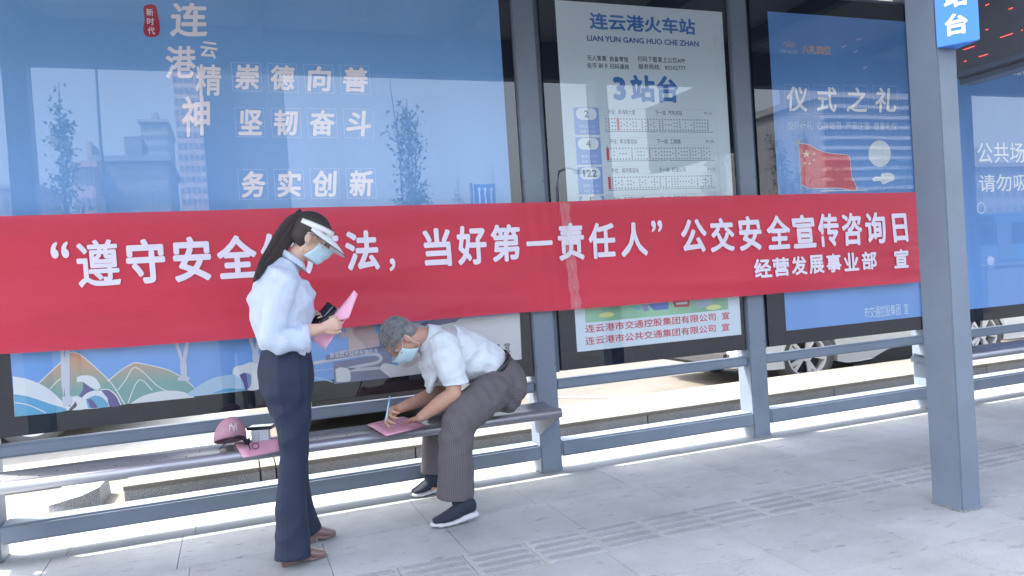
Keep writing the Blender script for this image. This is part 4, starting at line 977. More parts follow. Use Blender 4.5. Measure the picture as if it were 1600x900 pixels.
# shoes
M_shoe = mat('mauve leather', s2l((128, 102, 100)), .35, var=.08, vscale=20, coat=.2)
def shoe_w(heel, toe):
    h, t = Vector(heel), Vector(toe); d = (t-h); L_ = d.length; d.normalize(); up = Vector((0, 0, 1))
    P = [h+d*L_*k+up*z for k, z in ((.06, .075), (.25, .062), (.5, .048), (.75, .030), (.93, .021))]
    up_ = limb(P, [(.034, .030), (.032, .031), (.028, .035), (.024, .038), (.016, .026)], side=Vector((-d.y, d.x, 0)), round1=True)
    s = Vector((-d.y, d.x, 0))
    sole = limb([h+d*L_*.08+up*.040, h+d*L_*.3+up*.036, h+d*L_*.6+up*.010, h+d*L_*.97+up*.006], [(.007, .028), (.007, .026), (.006, .038), (.005, .022)], side=s)
    fuse('shoe', [up_, sole], .004, 2, M_shoe, WO)
    q = [h+d*.005-s*.026, h+d*.075-s*.024, h+d*.075+s*.024, h+d*.005+s*.026]
    b = MB().add([v+up*.001 for v in q]+[v+up*.042+d*.002 for v in q], [(0, 3, 2, 1), (4, 5, 6, 7), (0, 1, 5, 4), (1, 2, 6, 5), (2, 3, 7, 6), (3, 0, 4, 7)]).build('shoe_heel', M_shoe, None, bevel=.004); adopt(WO, b)
h1 = on(438, 889); t1 = on(510, 871); shoe_w(h1+Vector((.0, .03, 0)), t1+Vector((0, .02, 0)))
h2 = on(470, 852); t2 = on(524, 836); shoe_w(h2, t2)
# what she holds
M_pink = mat('pink paper', s2l((238, 178, 202)), .75, var=.03, vscale=12); M_print = flat((170, 120, 150))
def sheet(name, quad, n, bend, m, th=.0012, label=None, cat='paper', group=None):
    a, b, c, d = [Vector(q) for q in quad]; V = []; F = []; nrm = (b-a).cross(d-a).normalized()
    for i in range(n+1):
        for j in range(n+1):
            u, v = i/n, j/n; V.append(a*(1-u)*(1-v)+b*u*(1-v)+c*u*v+d*(1-u)*v+nrm*bend(u, v))
    for i in range(n):
        for j in range(n): q = i*(n+1)+j; F.append((q, q+1, q+n+2, q+n+1))
    me = bpy.data.meshes.new(name); me.from_pydata([tuple(v) for v in V], [], F); me.update()
    bm = bmesh.new(); bm.from_mesh(me); bmesh.ops.recalc_face_normals(bm, faces=bm.faces); bmesh.ops.solidify(bm, geom=bm.faces[:], thickness=th); bm.to_mesh(me); bm.free()
    o = link(name, me, m, None, True)
    return o, nrm
hp = empty('held_papers', w(520, 515, 3.78), 'bundle of pink sheets, one rolled up at its end, held by the standing woman', 'papers')
for k, (q, bd) in enumerate([([(488, 531, 3.80), (508, 546, 3.76), (546, 492, 3.80), (519, 482, 3.90)], .012), ([(490, 529, 3.81), (507, 543, 3.775), (548, 490, 3.81), (524, 480, 3.91)], .018)]):
    o, _ = sheet('pink_sheet', [at(*p) for p in q], 10, lambda u, v, bd=bd: bd*math.sin(v*3.1)*(1-.4*u), M_pink); adopt(hp, o)
pts = [at(516, 497, 3.86), at(535, 481, 3.84), at(546, 470, 3.83), at(556, 457, 3.83)]
o, _ = sheet('rolled_sheet', [at(507, 509, 3.80), at(545, 497, 3.77), at(559, 460, 3.80), at(552, 456, 3.84)], 10, lambda u, v: .022*math.sin(u*3.14)*(v+.2), M_pink); adopt(hp, o)
ln = MB()
for k in range(6):
    a = at(512+3.5*k, 496-3.0*k, 3.872-.0*k); 
# phone in a black cover
ph = empty('phone_case', w(505, 492, 3.88), 'black open phone cover with card slots held in the woman\'s far hand', 'phone')
o, nr = sheet('cover', [at(481, 508, 3.885), at(497, 514, 3.82), at(526, 481, 3.84), at(512, 471.5, 3.90)], 1, lambda u, v: 0, M_black, .009); adopt(ph, o)
o, nr = sheet('card_edge', [at(506, 494, 3.86), at(507, 495, 3.815), at(521, 479.5, 3.825), at(520, 478.5, 3.87)], 1, lambda u, v: 0, mat('silver card', (.5, .5, .55), .35, metal=.6), .002); adopt(ph, o)

# ------------------------------------------------------------------ the man
MA = empty('person', (1.45, 4.14, 0), 'grey-haired man in white short-sleeved shirt and striped trousers bent over the bench, writing', 'person')
YM = 4.14
def q(px, py, Y=YM): return at(px, py, Y)
hm = q(625, 530, 4.10); MM = orient(hm, Vector((-.50, -.10, -.86)), Vector((-.86, -.05, .50)))
mb_ = [xf(p, MM) for p in head_parts(1.15)]
PMX = 275.
nk = [limb([q(643, 532, 4.10), q(656, 528, 4.12), q(672, 532), q(690, 540)], [.060, .060, .066, .08])]
YN, YF = 3.93, 4.36
wn, wf = on(655, 655, .508), at(622, 639, 4.15)
wn = at(657, 652, 3.99); eln = at(709, 616, 3.91); elf = at(690, 612, 4.34)
ar = [limb([q(697, 552, YN+.05), q(706, 580, YN), eln], [.040, .042, .042]), limb([eln, eln.lerp(wn, .35), eln.lerp(wn, .75), wn], [.043, .046, .034, (.026, .030)]),
      limb([q(688, 555, YF-.06), q(690, 580, YF), elf], [.040, .042, .042]), limb([elf, elf.lerp(wf, .35), elf.lerp(wf, .75), wf], [.043, .044, .034, (.026, .030)])]
tr = [limb([q(785, 590), q(762, 570), q(735, 560), q(708, 556), q(690, 550), q(676, 538)], [(.07, .11), (.07, .11), (.08, .11), (.09, .12), (.07, .10), (.045, .06)])]
lg = [limb([q(775, 608, 4.04), q(742, 636, 3.93), q(718, 660, 3.88), q(716, 710, 3.88), q(715, 770, 3.92), at(722, 800, 3.93)], [.08, .07, .058, .05, .036, .030]),
      limb([q(775, 608, 4.24), q(735, 630, 4.38), q(690, 643, 4.46), q(678, 700, 4.47), q(676, 740, 4.48), at(676, 764, 4.487)], [.08, .07, .055, .045, .034, .028])]
dn = (on(618, 657, .495)-wn).normalized(); 
hn = hand(wn+Vector((0, 0, -.004)), (on(620, 656, .492)-wn), (0, .1, -1), 1, [(.12, .2, .15), (.10, .18, .12), (.12, .2, .15), (.2, .3, .2)], 1.02, thumb=(.7, .1), spread=.13)
df = (at(600, 648, 4.07)-wf).normalized()
hf = hand(wf, df, (.25, -.75, -.45), 1, [(.45, .75, .3), (.65, .9, .5), (.8, 1.1, .6), (.9, 1.2, .6)], 1.02, thumb=(.45, .55), spread=.06)
fuse('body', mb_+nk+ar+tr+lg+hn+hf, .0045, 3, SKM, MA)
HG = hair_mat('grey hair', (.12, .125, .14), (.40, .41, .44), (14, 60, 20))
face_bits(MM, MA, HG)
invm = MM.inverted()
capm = [ell((-.015, 0, .034), (.102, .082, .092)), ell((-.055, 0, -.002), (.055, .074, .072))]
def dgrey(co, no): return .0015*wob(co, (60, 140, 50))*wob(co, (-70, 90, 60), 1)
cut_cap(capm, MM, lambda p: (p.z > .062 and p.x < .085) or (p.z > .012 and p.x < .035) or (p.x < -.030 and p.z > -.060), 'hair', HGS, MA, .0045, dgrey, whorl=tuple(MM @ Vector((-.07, .015, .10))))
def tuft(k, n):
    rng = random.Random(k+99); th = rng.uniform(0, 6.283); ph = rng.uniform(0, 1.75)
    d = Vector((math.sin(ph)*math.cos(th), math.sin(ph)*math.sin(th), math.cos(ph))); p = Vector((-.018+.101*d.x, .081*d.y, .030+.092*d.z))
    if p.x > .06 and p.z < .07 or p.z < -.03 or (abs(p.y) > .06 and p.z < .02 and p.x > -.02): p = Vector((-.05, .02*math.cos(th), .115))
    t = Vector((.8, .3*math.sin(th*2), -.2+.3*rng.random())); t = (t-d*t.dot(d)*.86).normalized()
    return [MM @ (p+t*s*.022+d*(.004*math.sin(s*2.6))) for s in (0, .5, 1, 1.5)]
strands(tuft, 1500, .0009, 'hair_tufts', HG, MA)['kind'] = 'stuff'
mask(MM, MA, .0); glasses(MM, MA, mat('thin metal frame', (.3, .28, .26), .3, metal=.8))
# shirt
M_ws = mat('white shirt', s2l((208, 216, 224)), .75, var=.03, vscale=9, bump=1., bscale=12)
def d_shirt(co, no):
    x, y, z = co.T
    return .0048*ridge(co, (60, 20, 40), .4)*(.5+.5*wob(co, (13, 9, 11)))+.0048*ridge(co, (-40, 16, 66), 1.7)*np.clip(.5+.9*wob(co, (17, 4, -13), 2), 0, 1)+.0030*wob(co, (44, 10, 30))*wob(co, (12, 6, -20), 1)+.0026*wob(co, (-30, 6, 58), .5)+.0035*wob(co, (70, 0, -25), 2)*np.exp(-((x-1.33)/.12)**2)
st = [limb([q(772, 577), q(760, 568), q(737, 560), q(710, 556), q(690, 552), q(674, 540), q(663, 534)], [(.108, .150), (.120, .163), (.150, .175), (.176, .185), (.165, .190), (.115, .15), (.066, .08)], round0=False)]
slv = [limb([q(694, 538, YN+.06), q(700, 560, YN), q(709, 590, YN-.01), q(711, 600, YN-.01)], [(.088, .07), (.084, .07), (.078, .066), (.080, .068)], round1=False),
       limb([q(686, 542, YF-.06), q(680, 565, YF-.01), q(681, 590, YF-.01), q(682, 602, YF-.01)], [(.080, .07), (.080, .068), (.076, .064), (.078, .066)], round1=False),
       limb([q(680, 560, 4.12), q(673, 588, 4.12), q(669, 602, 4.14)], [(.050, .11), (.036, .10), (.018, .08)])]
fuse('shirt', st+slv, .0065, 3, M_ws, MA, d_shirt)
# collar round the neck, standing towards the head
ax = (q(655, 530)-q(675, 537)).normalized(); u1 = Vector((0, 1, 0)); u2 = ax.cross(u1).normalized(); ring = []
cc = q(668, 531); V = []; F = []; nc = 26
for i in range(nc+1):
    t = math.radians(-165+330*i/nc); rad = (u2*(-math.cos(t))+u1*math.sin(t)) if u2.z < 0 else (u2*math.cos(t)+u1*math.sin(t))
    dd = rad; r0 = .074
    wdt = .040+.030*(abs(t)/2.88)**2
    V += [cc+dd*r0-ax*.010, cc+dd*(r0+.004)+ax*.030, cc+dd*(r0+.013)+ax*.024, cc+dd*(r0+.026)-ax*wdt]
for i in range(nc):
    for j in range(3): F.append((4*i+j, 4*i+j+1, 4*i+j+5, 4*i+j+4))
local_part('collar', V, F, Matrix.Identity(4), M_ws, MA, solid=.003)
# striped trousers
def stripe_mat():
    m = bpy.data.materials.new('striped trousers'); m.use_nodes = True; N = m.node_tree.nodes; L = m.node_tree.links; b = N['Principled BSDF']
    a = N.new('ShaderNodeAttribute'); a.attribute_name = 'stripe'; ma = N.new('ShaderNodeMath'); ma.operation = 'MULTIPLY'; ma.inputs[1].default_value = 2*math.pi/.0098; L.new(a.outputs['Fac'], ma.inputs[0])
    si = N.new('ShaderNodeMath'); si.operation = 'SINE'; L.new(ma.outputs[0], si.inputs[0])
    r = N.new('ShaderNodeValToRGB'); r.color_ramp.elements[0].position = .55; r.color_ramp.elements[1].position = .95; r.color_ramp.elements[0].color = (*s2l((90, 84, 90)), 1); r.color_ramp.elements[1].color = (*s2l((114, 108, 114)), 1)
    L.new(si.outputs[0], r.inputs[0]); L.new(r.outputs[0], b.inputs['Base Color']); b.inputs['Roughness'].default_value = .8; return m
def d_mt(co, no):
    x, y, z = co.T; f = .003*ridge(co, (-30, 14, 52), 1.2)*np.clip(.4+.9*wob(co, (10, 4, 12), 2), 0, 1)+.004*wob(co, (26, 10, 12))*wob(co, (50, 30, -14), 1)+.002*wob(co, (18, 6, 50))
    f = f*np.clip(.45+(z-.35)*2, .45, 1)
    kn = np.exp(-((x-1.1)**2+(z-.55)**2)/.03); f += kn*.0035*wob(co, (90, 10, 40)); hpz = np.exp(-((x-1.42)**2+(z-.62)**2)/.03); f += hpz*.004*wob(co, (75, 0, 70)); return f
nearleg = [q(778, 604, 4.04), q(748, 628, 3.94), q(722, 654, 3.885), q(712, 690, 3.88), q(713, 735, 3.89), q(711, 776, 3.91)]
farleg = [q(778, 606, 4.24), q(735, 632, 4.38), q(695, 646, 4.465), q(678, 680, 4.475), q(676, 738, 4.485)]
tp_ = [limb([q(770, 574), q(783, 588), q(792, 604), q(790, 620)], [(.118, .155), (.122, .165), (.115, .17), (.09, .155)], round0=False),
       limb(nearleg, [(.118, .105), (.112, .10), (.100, .085), (.094, .082), (.098, .08), (.106, .082)], round1=False),
       limb(farleg, [(.11, .10), (.095, .09), (.078, .074), (.070, .07), (.074, .07)], round1=False),
       limb([q(795, 600, 4.14), q(785, 625, 4.14)], [(.085, .17), (.07, .16)])]
tro = fuse('trousers', tp_, .0065, 3, stripe_mat(), MA, d_mt)
co = np.empty(len(tro.data.vertices)*3); tro.data.vertices.foreach_get('co', co); co = co.reshape(-1, 3)
def seg_u(poly_, r=.085):
    best = np.full(len(co), 1e9); val = np.zeros(len(co)); PL = [np.array(p) for p in crom([tuple(p) for p in poly_], 14)]
    for a, b in zip(PL[:-1], PL[1:]):
        d = b-a; L2 = d@d; t = np.clip(((co-a)@d)/L2, 0, 1); c = a+t[:, None]*d; e = co-c; ds = (e**2).sum(1); dn_ = d/np.sqrt(L2)
        s = np.array([0, 1., 0]); s = s-dn_*(s@dn_); s /= np.linalg.norm(s); aa = np.cross(s, dn_); ang = np.arctan2(e@aa, -(e@s)); mk_ = ds < best; best[mk_] = ds[mk_]; val[mk_] = ang[mk_]*r
    return best, val
b1, v1 = seg_u(nearleg); b2, v2 = seg_u(farleg); at_ = tro.data.attributes.new('stripe', 'FLOAT', 'POINT'); at_.data.foreach_set('value', np.where(b1 <= b2, v1, v2))
bl = MB().tube([q(766, 540, 4.14)+Vector((0, 0, .0))]*1+[q(770, 545)], .001, 4)
# belt
V = []; F = []; c0 = q(769, 573); axb = (q(783, 588)-q(762, 566)).normalized(); s_ = Vector((0, 1, 0)); a_ = s_.cross(axb).normalized()
for i in range(33):
    t = 2*math.pi*i/32
    for k in (-.015, .015): V.append(c0+axb*k+a_*.124*math.cos(t)+s_*.162*math.sin(t))
for i in range(32): F.append((2*i, 2*i+1, 2*i+3, 2*i+2))
local_part('belt', V, F, Matrix.Identity(4), M_black, MA, solid=.004)
# sock-like sneakers
M_knit = mat('dark knit', (.020, .027, .048), .85, bump=.3, bscale=300); M_sole = mat('white sole', (.52, .54, .57), .6, var=.04)
def sneaker(heel, toe, ankle, lift=0.):
    h, t = Vector(heel), Vector(toe); d = t-h; L_ = d.length; d.normalize(); s = Vector((-d.y, d.x, 0)).normalized(); up = Vector((0, 0, 1))
    P = [h+d*L_*k+up*z for k, z in ((.13, .078+lift), (.3, .072+lift*.6), (.5, .058), (.72, .042), (.9, .036))]
    u_ = [limb(P, [(.046, .036), (.044, .038), (.036, .043), (.026, .044), (.016, .034)], side=s), limb([h+d*L_*.2+up*(.08+lift), Vector(ankle), Vector(ankle)+up*.06], [(.050, .044), (.050, .047), (.050, .048)])]
    fuse('shoe_upper', u_, .0045, 2, M_knit, MA)
    so_ = [limb([h+d*L_*.03+up*(.024+lift), h+d*L_*.22+up*(.024+lift*.6), h+d*L_*.5+up*.017, h+d*L_*.78+up*.015, h+d*L_*.97+up*.020], [(.020, .034), (.022, .038), (.015, .042), (.016, .047), (.012, .032)], side=s, n=18)]
    fuse('shoe_sole', so_, .004, 1, M_sole, MA, lambda co, no: .0014*wob(co, (150, 60, 0)))
sneaker(on(745, 813), on(676, 828)+Vector((0, .03, 0)), at(720, 784, 3.93), .012)
sneaker(on(692, 768), on(643, 778), at(676, 750, 4.487), .0)

# pen and sheets
pen = empty('pen', at(605, 640, 4.07), 'pale blue ballpoint pen gripped upright in the writing hand', 'pen')
a, b = at(602.5, 659, 4.045), at(609, 620, 4.10); o = MB().tube([a, a.lerp(b, .12), a.lerp(b, .14), a.lerp(b, .9)], [.0012, .0035, .0046, .0046], 8).build('barrel', mat('pale blue plastic', s2l((176, 214, 236)), .3), None, True)
o2 = MB().tube([a.lerp(b, .78), a.lerp(b, 1.02)], [.0052, .0048], 8).build('cap', mat('pen cap', s2l((120, 168, 200)), .3), None, True); adopt(pen, o, o2)
def flatpaper(pxs, z, label, lines=4):
    P = [on(x, y, z) for x, y in pxs]; o, nr = sheet('form_sheet', P, 6, lambda u, v: .004*math.sin(3*u+1.)*math.sin(2.6*v), M_pink, .0008)
    r = empty('pink_form', sum(P, Vector())/4, label, 'paper'); adopt(r, o)
    mb = MB(); A_, B_, C_, D_ = P
    for k in range(lines):
        v = .18+.62*k/lines; p0 = A_.lerp(D_, v).lerp(B_.lerp(C_, v), .12); p1 = A_.lerp(D_, v).lerp(B_.lerp(C_, v), .60+.2*random.random()); dv = (D_-A_)*.018
        mb.add([p0+Vector((0, 0, .0055)), p1+Vector((0, 0, .0055)), p1+dv+Vector((0, 0, .0055)), p0+dv+Vector((0, 0, .0055))], [(0, 1, 2, 3)])
    o3 = mb.build('printed_lines', M_print); adopt(r, o3); return r
flatpaper([(573, 663), (603, 681), (668, 664), (630, 651)], BZ+.009, 'pink form lying on the bench under the pen of the writing man', 5)
flatpaper([(366, 692), (380, 715), (440, 703), (440, 683)], BZ+.009, 'pink sheet on the bench beneath the white box and key ring, beside the cap', 0)

# ------------------------------------------------------------------ cap, box and case on the bench
M_cap = mat('mauve cap cloth', s2l((190, 146, 162)), .8, var=.05, vscale=20, bump=.15, bscale=90); M_brim = mat('navy underbrim', s2l((44, 50, 74)), .7)
cp = on(362, 702, BZ)+Vector((0, .03, 0)); CAP = empty('baseball_cap', cp, 'mauve baseball cap with white crossed letters and dark underbrim on the bench', 'cap')
CM = orient(cp+Vector((-.004, .035, .036)), Vector((.30, -.93, .20)), Vector((.04, .2, 1)))
V = []; F = []; na_, nb_ = 36, 12
for j in range(nb_+1):
    ph = math.pi/2*j/nb_
    for i in range(na_):
        t = 2*math.pi*i/na_; seam = 1-.012*abs(math.cos(3*t))**24
        rr = math.cos(ph)**.82; fb = 1.0
        hz = .112*math.sin(ph)**.85+(.012*math.cos(t) if j < 99 else 0)*(1-ph/1.57)+.020*(max(math.cos(t), 0))*math.sin(ph*2)
        V.append((.094*rr*math.cos(t)*seam, .082*rr*math.sin(t)*seam, hz))
for j in range(nb_):
    for i in range(na_): F.append((j*na_+i, j*na_+(i+1) % na_, (j+1)*na_+(i+1) % na_, (j+1)*na_+i))
crown = local_part('crown', V, F, CM, M_cap, CAP, solid=.002)
V = []; F = []
for i in range(25):
    t = math.radians(-68+136*i/24); c = math.cos(t)
    for j in range(6):
        e = j/5*(.006+.055*max(c, 0)**.5); y = (.080+e*.05)*math.sin(t); x = .088*c+e
        V.append((x, y, .010-9.5*y*y+.10*e))
for i in range(24):
    for j in range(5): q_ = i*6+j; F.append((q_, q_+1, q_+7, q_+6))
local_part('brim', V, F, CM, M_brim, CAP, solid=.003)
local_part('button', *ell((0, 0, .114), (.008, .008, .005), n=10, m=6), CM, M_cap, CAP)
# crossed monogram on the front panel
M_mono = mat('white embroidery', (.75, .74, .76), .7)
def capsurf(a_, z_):      # a_ angle, z_ height on the front
    ph = math.asin(min(.98, (z_/.124))); rr = math.cos(ph)**.82; return Vector((.1000*rr*math.cos(a_), .0880*rr*math.sin(a_), z_+.009))
mb = MB()
def cs(pts, r=.0022): mb.tube([CM @ capsurf(a_, z_*.82) for a_, z_ in pts], r, 6)
F0 = -.08
cs([(F0-.26, .045), (F0-.26, .085)]); cs([(F0-.26, .085), (F0-.06, .066), (F0+.16, .046)]); cs([(F0+.16, .046), (F0+.16, .088)])
cs([(F0-.02, .036), (F0-.02, .062)]); cs([(F0-.02, .062), (F0+.12, .080), (F0+.24, .094)]); cs([(F0-.02, .062), (F0-.12, .080), (F0-.18, .096)]); cs([(F0-.32, .045), (F0-.20, .045)], .0016); cs([(F0+.10, .089), (F0+.25, .088)], .0016)
o = mb.build('monogram', M_mono, None, True); adopt(CAP, o)
bp_ = on(409, 693, BZ); BXo = empty('white_box', bp_, 'small translucent white paper box on the pink sheet under the black case', 'box')
Rz = Matrix.Translation(bp_+Vector((0, .045, 0))) @ Matrix.Rotation(-.20, 4, 'Z')
def lbox(nm, x0, x1, y0, y1, z0, z1, M, m, root, bev=.002):
    mb = MB().box(x0, x1, y0, y1, z0, z1); mb.v = [tuple(M @ Vector(v)) for v in mb.v]; o = mb.build(nm, m, None, bevel=bev); adopt(root, o); return o
M_bx = mat('white card', s2l((206, 218, 224)), .5, var=.05, vscale=30)
lbox('carton', -.045, .045, -.035, .035, .004, .072, Rz, M_bx, BXo)
for k in range(4): lbox('fold', -.0458, .0458, -.0358, .0358, .014+.015*k, .0155+.015*k, Rz, mat('grey fold', s2l((168, 180, 190)), .5), BXo, 0)
ps = empty('black_case', bp_+Vector((0, .04, .074)), 'flat black glossy case with a wrist ring hanging from it, lying on the white box', 'case')
Rc = Matrix.Translation(bp_+Vector((.006, .045, .0735))) @ Matrix.Rotation(-.35, 4, 'Z')
lbox('shell', -.070, .070, -.042, .042, .0, .016, Rc, M_black, ps, .004); lbox('screen', -.058, .058, -.032, .032, .0162, .0172, Rc, mat('dark screen', (.03, .035, .045), .1), ps, 0)
st_ = [at(404, 676, 4.03), at(405, 684, 4.01), at(403, 692, 4.00)]
mb = MB().tube(st_, .0009, 5); c_ = on(399.5, 699.5, BZ+.018); 
mb.tube([c_+Vector((.0165*math.cos(t), .012*math.sin(t), .012*math.sin(t)+.008)) for t in np.linspace(0, 6.283, 17)], .0022, 6); o = mb.build('wrist_ring', M_black, None, True); adopt(ps, o)
kn = MB().tube([on(387, 690, BZ+.02), on(391, 703, BZ+.014)], [.0045, .0018], 6).tube([on(388.5, 686, BZ+.024), on(388, 691, BZ+.02)], .008, 8).build('black_clip', M_black, None, True); tag(kn, 'tiny black clip resting against the brim of the mauve cap', 'clip')

# ------------------------------------------------------------------ cars beyond the shelter
def wheel_obj(loc, axis_rot, root, r=.325, wd=.215, side=-1):
    t = empty_child('wheel', loc, axis_rot, root)
    n = 36; prof = [(r*.66, -wd/2+.015), (r*.72, -wd/2), (r*.93, -wd/2+.004), (r, -wd/2+.03), (r, wd/2-.03), (r*.93, wd/2), (r*.66, wd/2)]
    V = []; F = []
    for a in range(n):
        c, s = math.cos(2*math.pi*a/n), math.sin(2*math.pi*a/n); V += [(p[0]*c, p[1], p[0]*s) for p in prof]
    k = len(prof)
    for a in range(n):
        for j in range(k-1): F.append((a*k+j, a*k+j+1, ((a+1) % n)*k+j+1, ((a+1) % n)*k+j))
    me = bpy.data.meshes.new('tyre'); me.from_pydata(V, [], F); me.update(); o = link('tyre', me, M_tyre, t, True)
    mb = MB(); yy = -wd/2+.012
    V = []; F = []; pr = [(r*.70, yy-.008), (r*.64, yy-.004), (r*.62, yy+.05), (r*.60, yy+.16)]; k = len(pr)
    for a in range(n):
        c, s = math.cos(2*math.pi*a/n), math.sin(2*math.pi*a/n); V += [(p[0]*c, p[1], p[0]*s) for p in pr]
    for a in range(n):
        for j in range(k-1): F.append((a*k+j, ((a+1) % n)*k+j, ((a+1) % n)*k+j+1, a*k+j+1))
    mb.add(V, F)
    for a in range(5):
        for off in (-.16, .16):
            th = 2*math.pi*a/5+off; c, s = math.cos(th), math.sin(th); c0, s0 = math.cos(th-off*.75), math.sin(th-off*.75); wdt = .016
            p0 = Vector((.055*c0, 0, .055*s0)); p1 = Vector((r*.655*c, 0, r*.655*s)); d = (p1-p0).normalized(); nn = Vector((-d.z, 0, d.x))
            mb.add([p0+nn*wdt+Vector((0, yy+.012, 0)), p0-nn*wdt+Vector((0, yy+.012, 0)), p1-nn*wdt*1.3+Vector((0, yy-.004, 0)), p1+nn*wdt*1.3+Vector((0, yy-.004, 0)),
                    p0+nn*wdt+Vector((0, yy+.045, 0)), p0-nn*wdt+Vector((0, yy+.045, 0)), p1-nn*wdt*1.3+Vector((0, yy+.03, 0)), p1+nn*wdt*1.3+Vector((0, yy+.03, 0))],
                   [(0, 1, 2, 3), (4, 7, 6, 5), (0, 3, 7, 4), (1, 5, 6, 2)])
    mb.tube([(0, yy-.002, 0), (0, yy+.05, 0)], .062, 16)
    me = mb.mesh('rim'); link('rim', me, M_chrome, t)
    dk = MB().tube([(0, yy+.09, 0), (0, yy+.12, 0)], r*.60, 20).build('brake_disc', mat('brake dark', (.05, .05, .055), .6), t)
    return t
M_tyre = mat('tyre', (.15, .15, .15), .85, var=.2, vscale=40)
def empty_child(name, loc, rz, root):
    e = bpy.data.objects.new(name, None); COL.objects.link(e); e.parent = root; e.location = loc; e.rotation_euler = (0, 0, rz); e.empty_display_size = .1; return e
def make_car(label, loc, rz, paint, L_=4.6, W_=1.84, H_=1.66, steer=0.):
    """local x: length with the nose at -x, wheels at +-wb/2"""
    r = empty('parked_car', loc, label, 'car', 'cars parked behind the shelter', rz)
    hw = W_/2; zc = .24; R_ = .385; wb = 2.68; xf_, xr_ = -wb/2, wb/2; xn, xt = xf_-.90, xr_+.98
    def arch(cx): return [(cx+R_*math.cos(math.radians(a)), .335+R_*math.sin(math.radians(a))) for a in range(196, -17, -14)]
    prof = [(xn+.02, .30), (xn-.01, .50), (xn+.02, .72), (xn+.14, .88), (xn+.75, .98), (xn+1.15, 1.02), (xt-.45, 1.06), (xt-.10, 1.02), (xt, .78), (xt-.01, .45), (xt-.06, .30)]
    low = [(xt-.30, .24)]+[p for p in arch(xr_)[::-1]]+[(xr_-R_-.05, zc+.0)]+[(xf_+R_+.5, .215), (xf_+R_+.28, .205), (xf_+R_+.12, .21)]+[p for p in arch(xf_)[::-1]]+[(xn+.22, .24)]
    outline = prof+low
    V = []; F = []; n = len(outline); ys = [(-hw, .0), (-hw+.0, 1), ]
    def ring(y, k):          # k: inset factor
        return [(x*(1-.012*k)+0, y, z+(0 if z < .5 else -.02*k)) for x, z in outline]
    levels = [(-hw+.06, 3), (-hw+.015, 1), (-hw, 0)]
    mbb = MB()
    rings_ = [ring(-hw+.05, 2.2), ring(-hw+.012, .8), ring(-hw, 0)]
    allr = rings_[::-1]; seq = [ring(-hw, 0)]
    seq = [ring(-hw+.0, 2.0), ring(-hw-.012, .6), ring(hw+.012, .6), ring(hw, 2.0)]
    for s in seq: mbb.v += s
    for k in range(len(seq)-1):
        for i in range(n): mbb.f.append((k*n+i, k*n+(i+1) % n, (k+1)*n+(i+1) % n, (k+1)*n+i))
    mbb.f.append(tuple(range(n))[::-1]); mbb.f.append(tuple((len(seq)-1)*n+i for i in range(n)))
    me = mbb.mesh('body'); bm = bmesh.new(); bm.from_mesh(me); bmesh.ops.triangulate(bm, faces=[f for f in bm.faces if len(f.verts) > 4]); bm.to_mesh(me); bm.free()
    link('body', me, paint, r)
    # cabin
    cab = [(xn+1.05, 1.01), (xn+1.75, H_-.10), (xn+2.2, H_), (xt-.95, H_-.02), (xt-.22, 1.10)]
    def cabm(y, ins, zz=0): return [(x+(0.02 if i < 2 else -.02)*ins, y, z) for i, (x, z) in enumerate(cab)]
    mc = MB(); yb, yt = hw-.05, hw-.24
    pts = []
    for sgn in (-1, 1): pts += [(x, sgn*(yb if z < 1.2 else yt), z) for x, z in cab]
    mc.add(pts, [(0, 1, 2, 3, 4), (9, 8, 7, 6, 5), (0, 5, 6, 1), (1, 6, 7, 2), (2, 7, 8, 3), (3, 8, 9, 4)])
    mc.build('window', M_carglass, r, bevel=.02)
    ro = MB().box(xn+1.85, xt-.8, -yt+.01, yt-.01, H_-.012, H_+.025).build('roof', paint, r, bevel=.02)
    dark = mat('car cladding', (.045, .045, .05), .7)
    mcl = MB()
    for sgn in (-1, 1):
        mcl = MB(); mcl.prism([(xf_+R_+.22, .175), (xf_+R_+.46, .20), (xf_+R_+.75, .30), (xf_+R_+1.1, .345), (xr_-R_-.03, .36), (xr_-R_-.03, .15), (xf_+R_+.22, .15)], 1, sgn*(hw+.018), sgn*(hw-.05)); mcl.build('sill', dark, r, bevel=.015)
    MB().box(xn-.03, xn+.10, -hw+.22, hw-.22, .26, .46).build('lower_grille', dark, r, bevel=.04)
    MB().box(xn-.02, xn+.06, -hw+.45, hw-.45, .60, .78).build('grille', dark, r, bevel=.03)
    MB().box(xn-.034, xn-.02, -.22, .22, .47, .58).build('number_plate', mat('plate blue', (.03, .10, .42), .4), r)
    for sgn in (-1, 1):
        MB().box(xn+.02, xn+.22, sgn*(hw-.24)-.20, sgn*(hw-.24)+.21, .70, .82).build('headlight', mat('lamp glass', (.6, .62, .65), .1, spec=.8), r, bevel=.03)
        MB().box(xt-.10, xt+.015, sgn*(hw-.22)-.2, sgn*(hw-.22)+.205, .84, .98).build('tail_light', mat('tail red', (.35, .02, .02), .2), r, bevel=.02)
        MB().box(-.62, -.46, sgn*(hw+.09)-.10, sgn*(hw+.09)+.10, 1.04, 1.18).build('mirror', paint, r, bevel=.03)
    MB().box(-1.5, 1.7, -hw+.3, hw-.3, .17, .60).build('underbody', dark, r)
    for cx in (xf_, xr_):
        for sgn in (-1, 1): wheel_obj((cx, sgn*(hw-.10), .335), (0 if sgn < 0 else math.pi)+(steer if cx == xf_ else 0), r)
    return r
M_silver = mat('silver paint', (.42, .43, .44), .35, metal=.5, coat=.4)
make_car('white parked car whose alloy front wheel shows right of the second narrow post', (at(1262, 557, 6.65).x+1.34, 7.55, -.13), 0, M_white, steer=-.22)
make_car('white parked car seen head-on between the rails behind the seated man', (1.30, 7.1+2.24, -.13), math.pi/2, M_white, W_=1.80)
